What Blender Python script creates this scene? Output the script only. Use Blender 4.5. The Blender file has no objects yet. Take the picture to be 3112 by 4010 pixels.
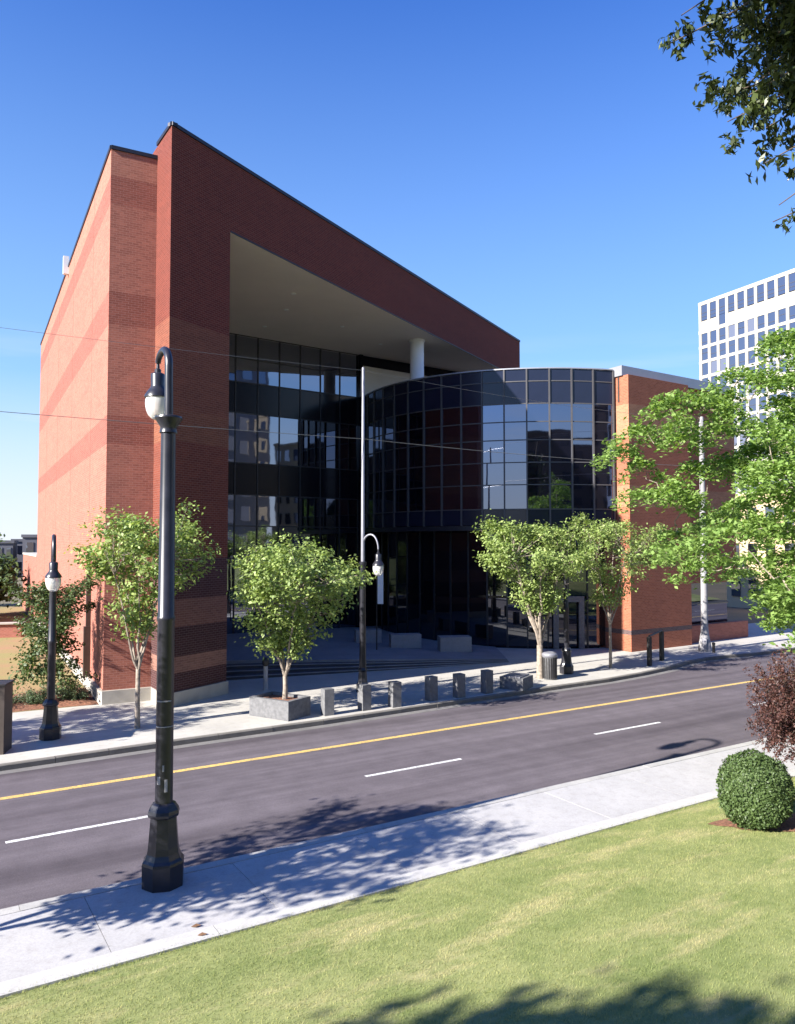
import bpy, math, random
import numpy as np
from mathutils import Vector, Matrix

R = math.radians
scene = bpy.context.scene
col = scene.collection
rnd = random.Random(7)
rng = np.random.default_rng(11)

# ------------------------------------------------------------------ camera
cam_d = bpy.data.cameras.new('camera')
cam = bpy.data.objects.new('camera', cam_d)
col.objects.link(cam)
cam.location = (0, 0, 5.5)
cam.rotation_euler = (R(90 + 2.36), 0, 0)
cam_d.sensor_fit = 'HORIZONTAL'
cam_d.sensor_width = 36
cam_d.lens = 35.04
cam_d.clip_end = 3000
cam_d.clip_start = 0.1
scene.camera = cam

# ------------------------------------------------------------------ light
SUN_EL, SUN_TH = 29.0, 54.3            # shadows run along bearing 54.3 degrees (from +Y towards +X)
SX, SY = -math.sin(R(SUN_TH)), -math.cos(R(SUN_TH))
world = bpy.data.worlds.new('World')
scene.world = world
world.use_nodes = True
wn, wl = world.node_tree.nodes, world.node_tree.links
wn.clear()
w_out = wn.new('ShaderNodeOutputWorld')
w_bg = wn.new('ShaderNodeBackground')
w_bg.inputs['Strength'].default_value = 0.052
sky = wn.new('ShaderNodeTexSky')
sky.sky_type = 'NISHITA'
sky.sun_disc = False
sky.sun_elevation = R(SUN_EL)
sky.sun_rotation = math.atan2(SX, SY) % (2 * math.pi)
sky.air_density = 1.0
sky.dust_density = 0.25
sky.ozone_density = 2.5
hsv = wn.new('ShaderNodeHueSaturation')
hsv.inputs['Saturation'].default_value = 1.12
tint = wn.new('ShaderNodeMixRGB'); tint.blend_type = 'MULTIPLY'; tint.inputs['Fac'].default_value = 1.0
tint.inputs['Color2'].default_value = (0.80, 0.97, 1.70, 1)      # the film's blue cast
wl.new(sky.outputs[0], tint.inputs['Color1'])
wl.new(tint.outputs[0], hsv.inputs['Color'])
# thin streaky cloud low over the horizon
tc = wn.new('ShaderNodeTexCoord')
sep = wn.new('ShaderNodeSeparateXYZ')
wl.new(tc.outputs['Generated'], sep.inputs[0])
mp = wn.new('ShaderNodeMapping')
mp.inputs['Scale'].default_value = (1.6, 1.6, 16)
wl.new(tc.outputs['Generated'], mp.inputs[0])
nz = wn.new('ShaderNodeTexNoise')
nz.inputs['Scale'].default_value = 2.2
nz.inputs['Detail'].default_value = 6
wl.new(mp.outputs[0], nz.inputs['Vector'])
nr = wn.new('ShaderNodeMapRange')
nr.inputs['From Min'].default_value = 0.43
nr.inputs['From Max'].default_value = 0.72
wl.new(nz.outputs['Fac'], nr.inputs['Value'])
er = wn.new('ShaderNodeMapRange')
er.inputs['From Min'].default_value = 0.26
er.inputs['From Max'].default_value = 0.05
wl.new(sep.outputs['Z'], er.inputs['Value'])
ml = wn.new('ShaderNodeMath'); ml.operation = 'MULTIPLY'
wl.new(nr.outputs[0], ml.inputs[0]); wl.new(er.outputs[0], ml.inputs[1])
hz_ = wn.new('ShaderNodeMapRange')
hz_.inputs['From Min'].default_value = 0.20
hz_.inputs['From Max'].default_value = 0.0
hz_.inputs['To Max'].default_value = 0.9
wl.new(sep.outputs['Z'], hz_.inputs['Value'])
mx = wn.new('ShaderNodeMath'); mx.operation = 'MAXIMUM'
wl.new(ml.outputs[0], mx.inputs[0]); wl.new(hz_.outputs[0], mx.inputs[1])
pl1 = wn.new('ShaderNodeMapRange'); pl1.inputs['From Min'].default_value = 0.70; pl1.inputs['From Max'].default_value = 0.0
wl.new(sep.outputs['Z'], pl1.inputs['Value'])
pl2 = wn.new('ShaderNodeMath'); pl2.operation = 'POWER'; pl2.inputs[1].default_value = 1.35
wl.new(pl1.outputs[0], pl2.inputs[0])
pl3 = wn.new('ShaderNodeMath'); pl3.operation = 'MULTIPLY'; pl3.inputs[1].default_value = 0.95
wl.new(pl2.outputs[0], pl3.inputs[0])
mixp = wn.new('ShaderNodeMixRGB'); mixp.inputs['Color2'].default_value = (3.3, 5.5, 7.0, 1)
wl.new(pl3.outputs[0], mixp.inputs['Fac']); wl.new(hsv.outputs[0], mixp.inputs['Color1'])
mixw = wn.new('ShaderNodeMixRGB')
mixw.inputs['Color2'].default_value = (6.3, 6.5, 6.8, 1)
wl.new(mx.outputs[0], mixw.inputs['Fac'])
wl.new(mixp.outputs[0], mixw.inputs['Color1'])
wl.new(mixw.outputs[0], w_bg.inputs['Color'])
wl.new(w_bg.outputs[0], w_out.inputs[0])

sun_d = bpy.data.lights.new('sun', 'SUN')
sun_d.energy = 5.0
sun_d.angle = R(0.53)
sun_d.color = (1.0, 0.945, 0.87)
sun = bpy.data.objects.new('sun', sun_d)
col.objects.link(sun)
ce = math.cos(R(SUN_EL))
sun.rotation_euler = Vector((SX * ce, SY * ce, math.sin(R(SUN_EL)))).to_track_quat('Z', 'Y').to_euler()
sun.location = (-20, -15, 30)

scene.view_settings.view_transform = 'Standard'
scene.view_settings.look = 'None'
scene.view_settings.exposure = 1.6
scene.view_settings.gamma = 1.0
scene.view_settings.use_curve_mapping = False

# ------------------------------------------------------------------ helpers
U = np.array([math.sin(R(57.9)), math.cos(R(57.9))])     # along the street
N = np.array([-U[1], U[0]])                              # across it, away from the camera
def st(a, p, z=0.0):
    q = U * a + N * p
    return (float(q[0]), float(q[1]), z)
def bear(th):
    return np.array([math.sin(R(th)), math.cos(R(th))])

class MB:
    def __init__(s):
        s.v, s.f, s.uv = [], [], []
    def face(s, pts, uv=None):
        b = len(s.v); s.v += [tuple(map(float, p)) for p in pts]
        s.f.append(tuple(range(b, b + len(pts))))
        s.uv.append(uv if uv else [(p[0], p[1]) for p in pts])
    def prism(s, poly, z0, z1, caps=True):
        a = sum(poly[i][0] * poly[(i + 1) % len(poly)][1] - poly[(i + 1) % len(poly)][0] * poly[i][1] for i in range(len(poly)))
        if a < 0: poly = poly[::-1]
        d = 0
        for i in range(len(poly)):
            p, q = poly[i], poly[(i + 1) % len(poly)]
            L = math.hypot(q[0] - p[0], q[1] - p[1])
            s.face([(p[0], p[1], z0), (q[0], q[1], z0), (q[0], q[1], z1), (p[0], p[1], z1)], [(d, z0), (d + L, z0), (d + L, z1), (d, z1)])
            d += L
        if caps:
            s.face([(p[0], p[1], z1) for p in poly]); s.face([(p[0], p[1], z0) for p in poly[::-1]])
    def box(s, c, d, rz=0.0):
        cs, sn = math.cos(rz), math.sin(rz)
        P = [(c[0] + x * d[0] / 2 * cs - y * d[1] / 2 * sn, c[1] + x * d[0] / 2 * sn + y * d[1] / 2 * cs) for x, y in ((-1, -1), (1, -1), (1, 1), (-1, 1))]
        s.prism(P, c[2], c[2] + d[2])
    def bar(s, p, q, th, w, z0, z1, off=0.0):
        """upright slab from plan point p to q, w thick, pushed off along its right-hand normal"""
        p, q = np.array(p[:2], float), np.array(q[:2], float)
        t = (q - p) / np.linalg.norm(q - p); n = np.array([t[1], -t[0]])
        a, b = p + n * off, q + n * off
        s.prism([tuple(a), tuple(b), tuple(b - n * w), tuple(a - n * w)], z0, z1)
    def lathe(s, prof, c=(0, 0, 0), n=20, phase=0.0):
        b = len(s.v)
        for r, z in prof:
            for k in range(n):
                t = 2 * math.pi * k / n + phase
                s.v.append((c[0] + r * math.cos(t), c[1] + r * math.sin(t), c[2] + z))
        for i in range(len(prof) - 1):
            for k in range(n):
                k2 = (k + 1) % n
                s.f.append((b + i * n + k, b + i * n + k2, b + (i + 1) * n + k2, b + (i + 1) * n + k))
                s.uv.append([(k / n, i), ((k + 1) / n, i), ((k + 1) / n, i + 1), (k / n, i + 1)])
        s.f.append(tuple(b + k for k in range(n))[::-1]); s.uv.append([(0, 0)] * n)
        e = b + (len(prof) - 1) * n
        s.f.append(tuple(e + k for k in range(n))); s.uv.append([(0, 0)] * n)
    def tube(s, pts, radii, n=7):
        pts = [Vector(p) for p in pts]
        if not hasattr(radii, '__len__'): radii = [radii] * len(pts)
        b = len(s.v); up = None
        for i, p in enumerate(pts):
            t = (pts[min(i + 1, len(pts) - 1)] - pts[max(i - 1, 0)])
            if t.length < 1e-9: t = Vector((0, 0, 1))
            t.normalize()
            if up is None:
                up = Vector((1, 0, 0)) if abs(t.x) < 0.8 else Vector((0, 1, 0))
            x = (up - t * up.dot(t)).normalized(); y = t.cross(x); up = x
            for k in range(n):
                a = 2 * math.pi * k / n
                s.v.append(tuple(p + (x * math.cos(a) + y * math.sin(a)) * radii[i]))
        for i in range(len(pts) - 1):
            for k in range(n):
                k2 = (k + 1) % n
                s.f.append((b + i * n + k, b + i * n + k2, b + (i + 1) * n + k2, b + (i + 1) * n + k)); s.uv.append([(0, 0)] * 4)
        s.f.append(tuple(b + k for k in range(n))[::-1]); s.uv.append([(0, 0)] * n)
        e = b + (len(pts) - 1) * n
        s.f.append(tuple(e + k for k in range(n))); s.uv.append([(0, 0)] * n)
    def mesh(s, name, mat, org=(0, 0, 0), smooth=False):
        me = bpy.data.meshes.new(name)
        V = [(v[0] - org[0], v[1] - org[1], v[2] - org[2]) for v in s.v]
        me.from_pydata(V, [], s.f)
        ul = me.uv_layers.new(name='UVMap')
        ul.data.foreach_set('uv', [c for f in s.uv for p in f for c in p])
        me.materials.append(mat)
        if smooth:
            me.polygons.foreach_set('use_smooth', [True] * len(me.polygons))
            try: me.set_sharp_from_angle(angle=R(42))
            except Exception: pass
        me.update()
        return me
    def build(s, name, mat, parent=None, org=None, smooth=False):
        """one object; vertices are given in world coordinates; org = world point of its origin"""
        po = wpos(parent) if parent else (0, 0, 0)
        if org is None: org = po
        o = bpy.data.objects.new(name, s.mesh(name, mat, org, smooth))
        col.objects.link(o)
        o.location = (org[0] - po[0], org[1] - po[1], org[2] - po[2])
        o.parent = parent
        return o
def wpos(o):
    p = Vector((0, 0, 0))
    while o: p += o.location; o = o.parent
    return tuple(p)
def tag(o, label=None, cat=None, group=None, kind=None):
    if label: o['label'] = label
    if cat: o['category'] = cat
    if group: o['group'] = group
    if kind: o['kind'] = kind
    return o
def empty(name, loc, label, cat, group=None):
    o = bpy.data.objects.new(name, None); col.objects.link(o); o.location = loc
    o.empty_display_size = 0.2
    return tag(o, label, cat, group)
def inst(name, me, parent, loc, rot=(0, 0, 0), scale=(1, 1, 1)):
    """an object with shared mesh; loc in world"""
    po = wpos(parent) if parent else (0, 0, 0)
    o = bpy.data.objects.new(name, me); col.objects.link(o)
    o.location = (loc[0] - po[0], loc[1] - po[1], loc[2] - po[2]); o.rotation_euler = rot; o.scale = scale; o.parent = parent
    return o

# ------------------------------------------------------------------ materials
def new_mat(name):
    m = bpy.data.materials.new(name); m.use_nodes = True
    nt = m.node_tree
    return m, nt, nt.nodes['Principled BSDF']
def ramp(nt, fac, stops, interp='LINEAR'):
    r = nt.nodes.new('ShaderNodeValToRGB'); r.color_ramp.interpolation = interp
    e = r.color_ramp.elements
    while len(e) < len(stops): e.new(0.5)
    for k, (p, c) in enumerate(stops): e[k].position = p; e[k].color = (*c, 1)
    nt.links.new(fac, r.inputs[0])
    return r.outputs[0]
def noise(nt, scale, detail=4, vec=None, rough=0.55):
    n = nt.nodes.new('ShaderNodeTexNoise')
    n.inputs['Scale'].default_value = scale; n.inputs['Detail'].default_value = detail; n.inputs['Roughness'].default_value = rough
    if vec is not None: nt.links.new(vec, n.inputs['Vector'])
    return n.outputs['Fac']
def objco(nt, scale=(1, 1, 1), rot=(0, 0, 0)):
    t = nt.nodes.new('ShaderNodeTexCoord'); m = nt.nodes.new('ShaderNodeMapping')
    m.inputs['Scale'].default_value = scale; m.inputs['Rotation'].default_value = rot
    nt.links.new(t.outputs['Object'], m.inputs[0]); return m.outputs[0]
def mixc(nt, fac, a, b, mode='MIX'):
    m = nt.nodes.new('ShaderNodeMixRGB'); m.blend_type = mode
    for i, x in zip(('Fac', 'Color1', 'Color2'), (fac, a, b)):
        if isinstance(x, (int, float)): m.inputs[i].default_value = x
        elif isinstance(x, tuple): m.inputs[i].default_value = (*x, 1)
        else: nt.links.new(x, m.inputs[i])
    return m.outputs[0]
def bump(nt, b, h, strength=0.3, dist=0.01):
    n = nt.nodes.new('ShaderNodeBump'); n.inputs['Strength'].default_value = strength; n.inputs['Distance'].default_value = dist
    nt.links.new(h, n.inputs['Height']); nt.links.new(n.outputs[0], b.inputs['Normal'])
def plain(name, c, rough=0.6, metal=0.0, var=0.15, scale=6.0, bmp=0.0, spec=0.5):
    m, nt, b = new_mat(name)
    v = objco(nt)
    f = noise(nt, scale, 5, v)
    lo = tuple(x * (1 - var) for x in c); hi = tuple(min(1, x * (1 + var)) for x in c)
    nt.links.new(ramp(nt, f, [(0.3, lo), (0.7, hi)]), b.inputs['Base Color'])
    b.inputs['Roughness'].default_value = rough; b.inputs['Metallic'].default_value = metal
    b.inputs['Specular IOR Level'].default_value = spec
    if bmp: bump(nt, b, noise(nt, scale * 12, 4, v), bmp, 0.01)
    return m
def brick_mat(name, bands, top=20.0):
    """bands: [(from height, colour)]; courses are 75 mm, bricks 210 mm; UV is metres along the wall / height"""
    m, nt, b = new_mat(name)
    uv = nt.nodes.new('ShaderNodeUVMap')
    bt = nt.nodes.new('ShaderNodeTexBrick')
    for k, v in (('Scale', 1.0), ('Brick Width', 0.22), ('Row Height', 0.08), ('Mortar Size', 0.006), ('Mortar Smooth', 0.2), ('Bias', -0.1)):
        bt.inputs[k].default_value = v
    bt.inputs['Color1'].default_value = (0.80, 0.77, 0.77, 1); bt.inputs['Color2'].default_value = (1.05, 1.03, 1.01, 1)
    bt.inputs['Mortar'].default_value = (0.9, 0.95, 0.95, 1)
    nt.links.new(uv.outputs[0], bt.inputs['Vector'])
    sp = nt.nodes.new('ShaderNodeSeparateXYZ'); nt.links.new(uv.outputs[0], sp.inputs[0])
    dv = nt.nodes.new('ShaderNodeMath'); dv.operation = 'DIVIDE'; dv.inputs[1].default_value = top
    nt.links.new(sp.outputs['Y'], dv.inputs[0])
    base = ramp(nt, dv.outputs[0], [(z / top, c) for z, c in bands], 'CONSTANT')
    mv = nt.nodes.new('ShaderNodeMapping'); mv.inputs['Scale'].default_value = (0.35, 1.6, 1); nt.links.new(uv.outputs[0], mv.inputs[0])
    st_ = ramp(nt, noise(nt, 1.2, 6, mv.outputs[0], 0.65), [(0.3, (0.86, 0.85, 0.85)), (0.72, (1.07, 1.06, 1.05))])
    mv2 = nt.nodes.new('ShaderNodeMapping'); mv2.inputs['Scale'].default_value = (4.5, 12.4, 1); nt.links.new(uv.outputs[0], mv2.inputs[0])
    st2 = ramp(nt, noise(nt, 1.0, 2, mv2.outputs[0], 0.7), [(0.3, (0.78, 0.74, 0.74)), (0.65, (1.1, 1.1, 1.1))])
    c = mixc(nt, 1.0, base, bt.outputs['Color'], 'MULTIPLY')
    c = mixc(nt, 1.0, c, st_, 'MULTIPLY'); c = mixc(nt, 0.55, c, st2, 'MULTIPLY')
    mort = mixc(nt, 0.22, base, (0.42, 0.34, 0.31))
    c = mixc(nt, bt.outputs['Fac'], c, mort)
    nt.links.new(c, b.inputs['Base Color'])
    b.inputs['Roughness'].default_value = 0.85; b.inputs['Specular IOR Level'].default_value = 0.25
    inv = nt.nodes.new('ShaderNodeMath'); inv.operation = 'SUBTRACT'; inv.inputs[0].default_value = 1.0
    nt.links.new(bt.outputs['Fac'], inv.inputs[1])
    bump(nt, b, inv.outputs[0], 0.5, 0.006)
    return m
RED, DRK, LGT = (0.36, 0.140, 0.100), (0.28, 0.096, 0.070), (0.385, 0.160, 0.112)
M = {}
M['brick_wing'] = brick_mat('brick_wing', [(0, RED), (8.97, DRK), (10.0, RED), (13.2, DRK), (14.3, RED), (17.5, DRK), (18.5, LGT)])
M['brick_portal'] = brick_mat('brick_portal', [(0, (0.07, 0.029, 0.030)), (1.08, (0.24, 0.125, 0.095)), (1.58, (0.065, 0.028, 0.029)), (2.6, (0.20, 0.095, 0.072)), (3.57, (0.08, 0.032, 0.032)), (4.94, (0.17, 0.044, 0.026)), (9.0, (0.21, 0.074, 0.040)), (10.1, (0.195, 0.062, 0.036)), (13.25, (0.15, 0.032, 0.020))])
OR = (0.37, 0.130, 0.072)
M['brick_block'] = brick_mat('brick_block', [(0, OR), (0.85, (0.12, 0.085, 0.085)), (1.08, OR), (7.4, (0.42, 0.205, 0.115)), (8.5, OR), (10.95, (0.42, 0.205, 0.115)), (12.7, OR)])
M['brick_low'] = brick_mat('brick_low', [(0, RED), (1, RED)])
M['plinth'] = plain('pale_plinth_stone', (0.38, 0.355, 0.31), 0.85, 0, 0.12, 2.5, 0.2)
M['coping'] = plain('dark_metal_coping', (0.035, 0.036, 0.045), 0.45, 0.6)
M['cap_metal'] = plain('grey_metal_cap', (0.34, 0.35, 0.38), 0.45, 0.5, 0.06, 1.0)
M['soffit'] = plain('soffit_plaster', (0.70, 0.62, 0.57), 0.9, 0, 0.04, 0.5)
M['stucco'] = plain('cream_stucco', (0.72, 0.68, 0.60), 0.9, 0, 0.04, 0.6)
M['col_white'] = plain('white_paint', (0.78, 0.78, 0.80), 0.6, 0, 0.03, 1.5)
M['concrete'] = plain('grey_concrete', (0.30, 0.30, 0.31), 0.9, 0, 0.16, 4.0, 0.25)
M['granite'] = plain('grey_granite', (0.13, 0.13, 0.135), 0.8, 0, 0.25, 9.0, 0.2)
M['lamp_paint'] = plain('black_lamp_paint', (0.018, 0.018, 0.024), 0.32, 0, 0.3, 5.0, 0.03)
M['pole_steel'] = plain('galvanised_steel', (0.24, 0.24, 0.27), 0.5, 0.4, 0.12, 3.0)
M['pole_pale'] = plain('pale_pole', (0.26, 0.255, 0.26), 0.75, 0, 0.18, 3.0)
M['iron'] = plain('dark_iron', (0.03, 0.028, 0.028), 0.5, 0.3)
M['joint'] = plain('joint_sealant', (0.20, 0.085, 0.065), 0.9)
M['wire'] = plain('wire_alloy', (0.30, 0.29, 0.27), 0.4, 0.6)
M['cabinet'] = plain('brown_cabinet_paint', (0.055, 0.042, 0.035), 0.5)
M['white'] = plain('white_enamel', (0.78, 0.78, 0.77), 0.5, 0, 0.04)
M['mulch'] = plain('bark_mulch', (0.20, 0.088, 0.05), 0.95, 0, 0.55, 14, 0.9)
M['bark'] = plain('grey_bark', (0.27, 0.225, 0.18), 0.9, 0, 0.4, 9, 0.5)
M['bark_dark'] = plain('brown_bark', (0.10, 0.075, 0.055), 0.9, 0, 0.35, 9, 0.5)
M['dead_leaf'] = plain('dry_leaf', (0.14, 0.075, 0.04), 0.9)

def glass_mat(name, tint, base, rough=0.02, refl=0.36):
    m, nt, b = new_mat(name)
    b.inputs['Base Color'].default_value = (*base, 1)
    b.inputs['Roughness'].default_value = rough
    b.inputs['IOR'].default_value = 1.5
    g = nt.nodes.new('ShaderNodeBsdfGlossy'); g.inputs['Color'].default_value = (*tint, 1); g.inputs['Roughness'].default_value = rough
    mx = nt.nodes.new('ShaderNodeMixShader'); mx.inputs[0].default_value = refl
    nt.links.new(b.outputs[0], mx.inputs[1]); nt.links.new(g.outputs[0], mx.inputs[2])
    nt.links.new(mx.outputs[0], nt.nodes['Material Output'].inputs[0])
    # faint waviness of real glass sheets
    bp = nt.nodes.new('ShaderNodeBump'); bp.inputs['Strength'].default_value = 0.05; bp.inputs['Distance'].default_value = 0.02
    nt.links.new(noise(nt, 1.1, 1, objco(nt)), bp.inputs['Height'])
    nt.links.new(bp.outputs[0], g.inputs['Normal']); nt.links.new(bp.outputs[0], b.inputs['Normal'])
    return m
M['glass'] = glass_mat('tinted_glass', (0.62, 0.68, 0.85), (0.006, 0.006, 0.009))
M['glass_drum'] = glass_mat('blue_tinted_glass', (0.55, 0.62, 0.85), (0.004, 0.0045, 0.009), 0.02, 0.30)
M['glass_low'] = glass_mat('clear_shopfront_glass', (0.6, 0.65, 0.8), (0.005, 0.005, 0.007), 0.02, 0.10)
M['spandrel'] = plain('dark_spandrel', (0.005, 0.005, 0.010), 0.16, 0, 0.1, 1.0, 0, 0.35)
M['spandrel_blue'] = plain('blue_black_spandrel', (0.012, 0.015, 0.032), 0.16, 0, 0.1, 1.0, 0, 0.45)
M['mullion'] = plain('dark_mullion', (0.03, 0.032, 0.04), 0.4, 0.3)
M['mullion_grey'] = plain('anodised_mullion', (0.075, 0.072, 0.075), 0.5, 0.1, 0.05)
M['globe'] = None
m, nt, b = new_mat('prismatic_globe_glass')
b.inputs['Base Color'].default_value = (0.88, 0.88, 0.84, 1); b.inputs['Roughness'].default_value = 0.15
b.inputs['Transmission Weight'].default_value = 0.55; b.inputs['IOR'].default_value = 1.25
bump(nt, b, noise(nt, 30, 2, objco(nt, (1, 1, 0.4))), 0.25, 0.01)
M['globe'] = m

# asphalt
m, nt, b = new_mat('asphalt')
v = objco(nt, (1, 1, 1), (0, 0, R(57.9 - 90)))     # x runs along the street
mpn = nt.nodes.new('ShaderNodeMapping'); mpn.inputs['Scale'].default_value = (0.035, 1.1, 1); nt.links.new(v, mpn.inputs[0])
s1 = ramp(nt, noise(nt, 1.0, 4, mpn.outputs[0], 0.6), [(0.33, (0.068, 0.057, 0.065)), (0.68, (0.130, 0.112, 0.124))])
s2 = ramp(nt, noise(nt, 1.7, 6, v, 0.6), [(0.3, (0.86, 0.86, 0.86)), (0.7, (1.12, 1.12, 1.12))])
s3 = ramp(nt, noise(nt, 45, 3, v, 0.8), [(0.3, (0.72, 0.72, 0.72)), (0.72, (1.28, 1.28, 1.28))])
c = mixc(nt, 1.0, mixc(nt, 1.0, s1, s2, 'MULTIPLY'), s3, 'MULTIPLY')
nt.links.new(c, b.inputs['Base Color']); b.inputs['Roughness'].default_value = 0.85; b.inputs['Specular IOR Level'].default_value = 0.3
bump(nt, b, noise(nt, 90, 3, v), 0.4, 0.006)
M['asphalt'] = m
def paint(name, c):
    m, nt, b = new_mat(name); v = objco(nt)
    f = ramp(nt, noise(nt, 26, 5, v, 0.75), [(0.40, (0.13, 0.12, 0.12)), (0.50, c)])
    g = ramp(nt, noise(nt, 1.5, 4, v), [(0.3, (0.82, 0.82, 0.82)), (0.7, (1.05, 1.05, 1.05))])
    nt.links.new(mixc(nt, 1.0, f, g, 'MULTIPLY'), b.inputs['Base Color']); b.inputs['Roughness'].default_value = 0.7
    return m
M['paint_white'] = paint('road_paint_white', (0.72, 0.72, 0.70))
M['paint_yellow'] = paint('road_paint_yellow', (0.70, 0.47, 0.13))
def pave(name, c, stain=0.2):
    m, nt, b = new_mat(name); v = objco(nt)
    a = ramp(nt, noise(nt, 0.7, 6, v, 0.6), [(0.3, tuple(x * (1 - stain) for x in c)), (0.7, c)])
    d = ramp(nt, noise(nt, 38, 4, v, 0.75), [(0.3, (0.84, 0.84, 0.84)), (0.7, (1.1, 1.1, 1.1))])
    e = ramp(nt, noise(nt, 5, 6, v, 0.7), [(0.28, (0.85, 0.84, 0.82)), (0.5, (1, 1, 1))])
    nt.links.new(mixc(nt, 1.0, mixc(nt, 1.0, a, d, 'MULTIPLY'), e, 'MULTIPLY'), b.inputs['Base Color'])
    b.inputs['Roughness'].default_value = 0.9; b.inputs['Specular IOR Level'].default_value = 0.3
    bump(nt, b, noise(nt, 70, 4, v), 0.25, 0.005)
    return m
M['walk'] = pave('sidewalk_concrete', (0.43, 0.42, 0.415))
M['walk_far'] = pave('sidewalk_concrete_far', (0.47, 0.45, 0.41))
M['edging'] = pave('edging_concrete', (0.47, 0.46, 0.44), 0.12)
M['plaza'] = pave('plaza_paving', (0.27, 0.27, 0.285))
M['step'] = pave('dark_step_granite', (0.085, 0.082, 0.09), 0.35)
M['seat_granite'] = pave('pale_seat_granite', (0.30, 0.295, 0.30), 0.2)
M['kerb'] = pave('kerb_granite', (0.21, 0.195, 0.175), 0.35)
M['kerb_near'] = pave('kerb_concrete', (0.43, 0.42, 0.40), 0.25)
M['gutter'] = pave('gutter_concrete', (0.20, 0.19, 0.185), 0.3)
m, nt, b = new_mat('earth')
nt.links.new(ramp(nt, noise(nt, 0.25, 6, objco(nt)), [(0.3, (0.10, 0.09, 0.05)), (0.7, (0.17, 0.13, 0.08))]), b.inputs['Base Color']); b.inputs['Roughness'].default_value = 1
M['earth'] = m
m, nt, b = new_mat('dry_turf'); v = objco(nt)
a = ramp(nt, noise(nt, 0.45, 6, v), [(0.35, (0.27, 0.17, 0.085)), (0.65, (0.22, 0.20, 0.07))])
nt.links.new(mixc(nt, 1.0, a, ramp(nt, noise(nt, 20, 4, v), [(0.3, (0.75, 0.75, 0.75)), (0.7, (1.15, 1.15, 1.15))]), 'MULTIPLY'), b.inputs['Base Color']); b.inputs['Roughness'].default_value = 1
M['dry_turf'] = m
def turf_color(nt):
    v = objco(nt, (1, 1, 1), (0, 0, R(57.9 - 90)))
    mpn = nt.nodes.new('ShaderNodeMapping'); mpn.inputs['Scale'].default_value = (0.45, 1.5, 1); nt.links.new(v, mpn.inputs[0])
    g = ramp(nt, noise(nt, 0.9, 5, v, 0.6), [(0.32, (0.21, 0.255, 0.095)), (0.68, (0.33, 0.35, 0.155))])
    d = ramp(nt, noise(nt, 1.0, 6, mpn.outputs[0], 0.68), [(0.51, (0, 0, 0)), (0.72, (0.8, 0.8, 0.8))])
    c = mixc(nt, d, g, (0.50, 0.44, 0.25))
    e = ramp(nt, noise(nt, 6, 5, v, 0.7), [(0.3, (0.84, 0.88, 0.82)), (0.68, (1.12, 1.1, 1.12))])
    return mixc(nt, 1.0, c, e, 'MULTIPLY')
m, nt, b = new_mat('turf')
c = turf_color(nt)
nt.links.new(mixc(nt, 1.0, c, (0.75, 0.75, 0.7), 'MULTIPLY'), b.inputs['Base Color']); b.inputs['Roughness'].default_value = 1; b.inputs['Specular IOR Level'].default_value = 0.1
M['turf'] = m
m, nt, b = new_mat('grass_blade')
c = turf_color(nt)
gi = nt.nodes.new('ShaderNodeNewGeometry')
c = mixc(nt, 1.0, c, ramp(nt, gi.outputs['Random Per Island'], [(0, (0.88, 0.9, 0.8)), (0.8, (1.18, 1.12, 1.05)), (1.0, (1.5, 1.3, 1.2))]), 'MULTIPLY')
nt.links.new(c, b.inputs['Base Color']); b.inputs['Roughness'].default_value = 0.7; b.inputs['Specular IOR Level'].default_value = 0.2
tr = nt.nodes.new('ShaderNodeBsdfTranslucent'); nt.links.new(c, tr.inputs[0])
mx = nt.nodes.new('ShaderNodeMixShader'); mx.inputs[0].default_value = 0.3
nt.links.new(b.outputs[0], mx.inputs[1]); nt.links.new(tr.outputs[0], mx.inputs[2]); nt.links.new(mx.outputs[0], nt.nodes['Material Output'].inputs[0])
M['grass'] = m
def leaf_mat(name, lo, hi, trans=0.35, rough=0.5, spec=0.35):
    m, nt, b = new_mat(name)
    gi = nt.nodes.new('ShaderNodeNewGeometry')
    c = ramp(nt, gi.outputs['Random Per Island'], [(0.0, lo), (1.0, hi)])
    nt.links.new(c, b.inputs['Base Color']); b.inputs['Roughness'].default_value = rough; b.inputs['Specular IOR Level'].default_value = spec
    tr = nt.nodes.new('ShaderNodeBsdfTranslucent')
    nt.links.new(mixc(nt, 1.0, c, (1.15, 1.2, 0.6), 'MULTIPLY'), tr.inputs[0])
    mx = nt.nodes.new('ShaderNodeMixShader'); mx.inputs[0].default_value = trans
    nt.links.new(b.outputs[0], mx.inputs[1]); nt.links.new(tr.outputs[0], mx.inputs[2]); nt.links.new(mx.outputs[0], nt.nodes['Material Output'].inputs[0])
    return m
M['leaf_street'] = leaf_mat('leaf_street', (0.14, 0.215, 0.050), (0.36, 0.44, 0.15))
M['leaf_maple'] = leaf_mat('leaf_maple', (0.14, 0.24, 0.05), (0.30, 0.42, 0.13), 0.42)
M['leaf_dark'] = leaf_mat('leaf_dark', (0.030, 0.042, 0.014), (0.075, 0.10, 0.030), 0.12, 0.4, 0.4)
M['leaf_box'] = leaf_mat('leaf_box', (0.045, 0.078, 0.022), (0.105, 0.155, 0.05), 0.2)
M['leaf_red'] = leaf_mat('leaf_red', (0.045, 0.018, 0.018), (0.125, 0.058, 0.045), 0.22)
M['leaf_juniper'] = leaf_mat('leaf_juniper', (0.07, 0.115, 0.055), (0.16, 0.21, 0.115), 0.2)
M['leaf_far'] = leaf_mat('leaf_far', (0.050, 0.085, 0.028), (0.11, 0.15, 0.050), 0.25)

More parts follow.
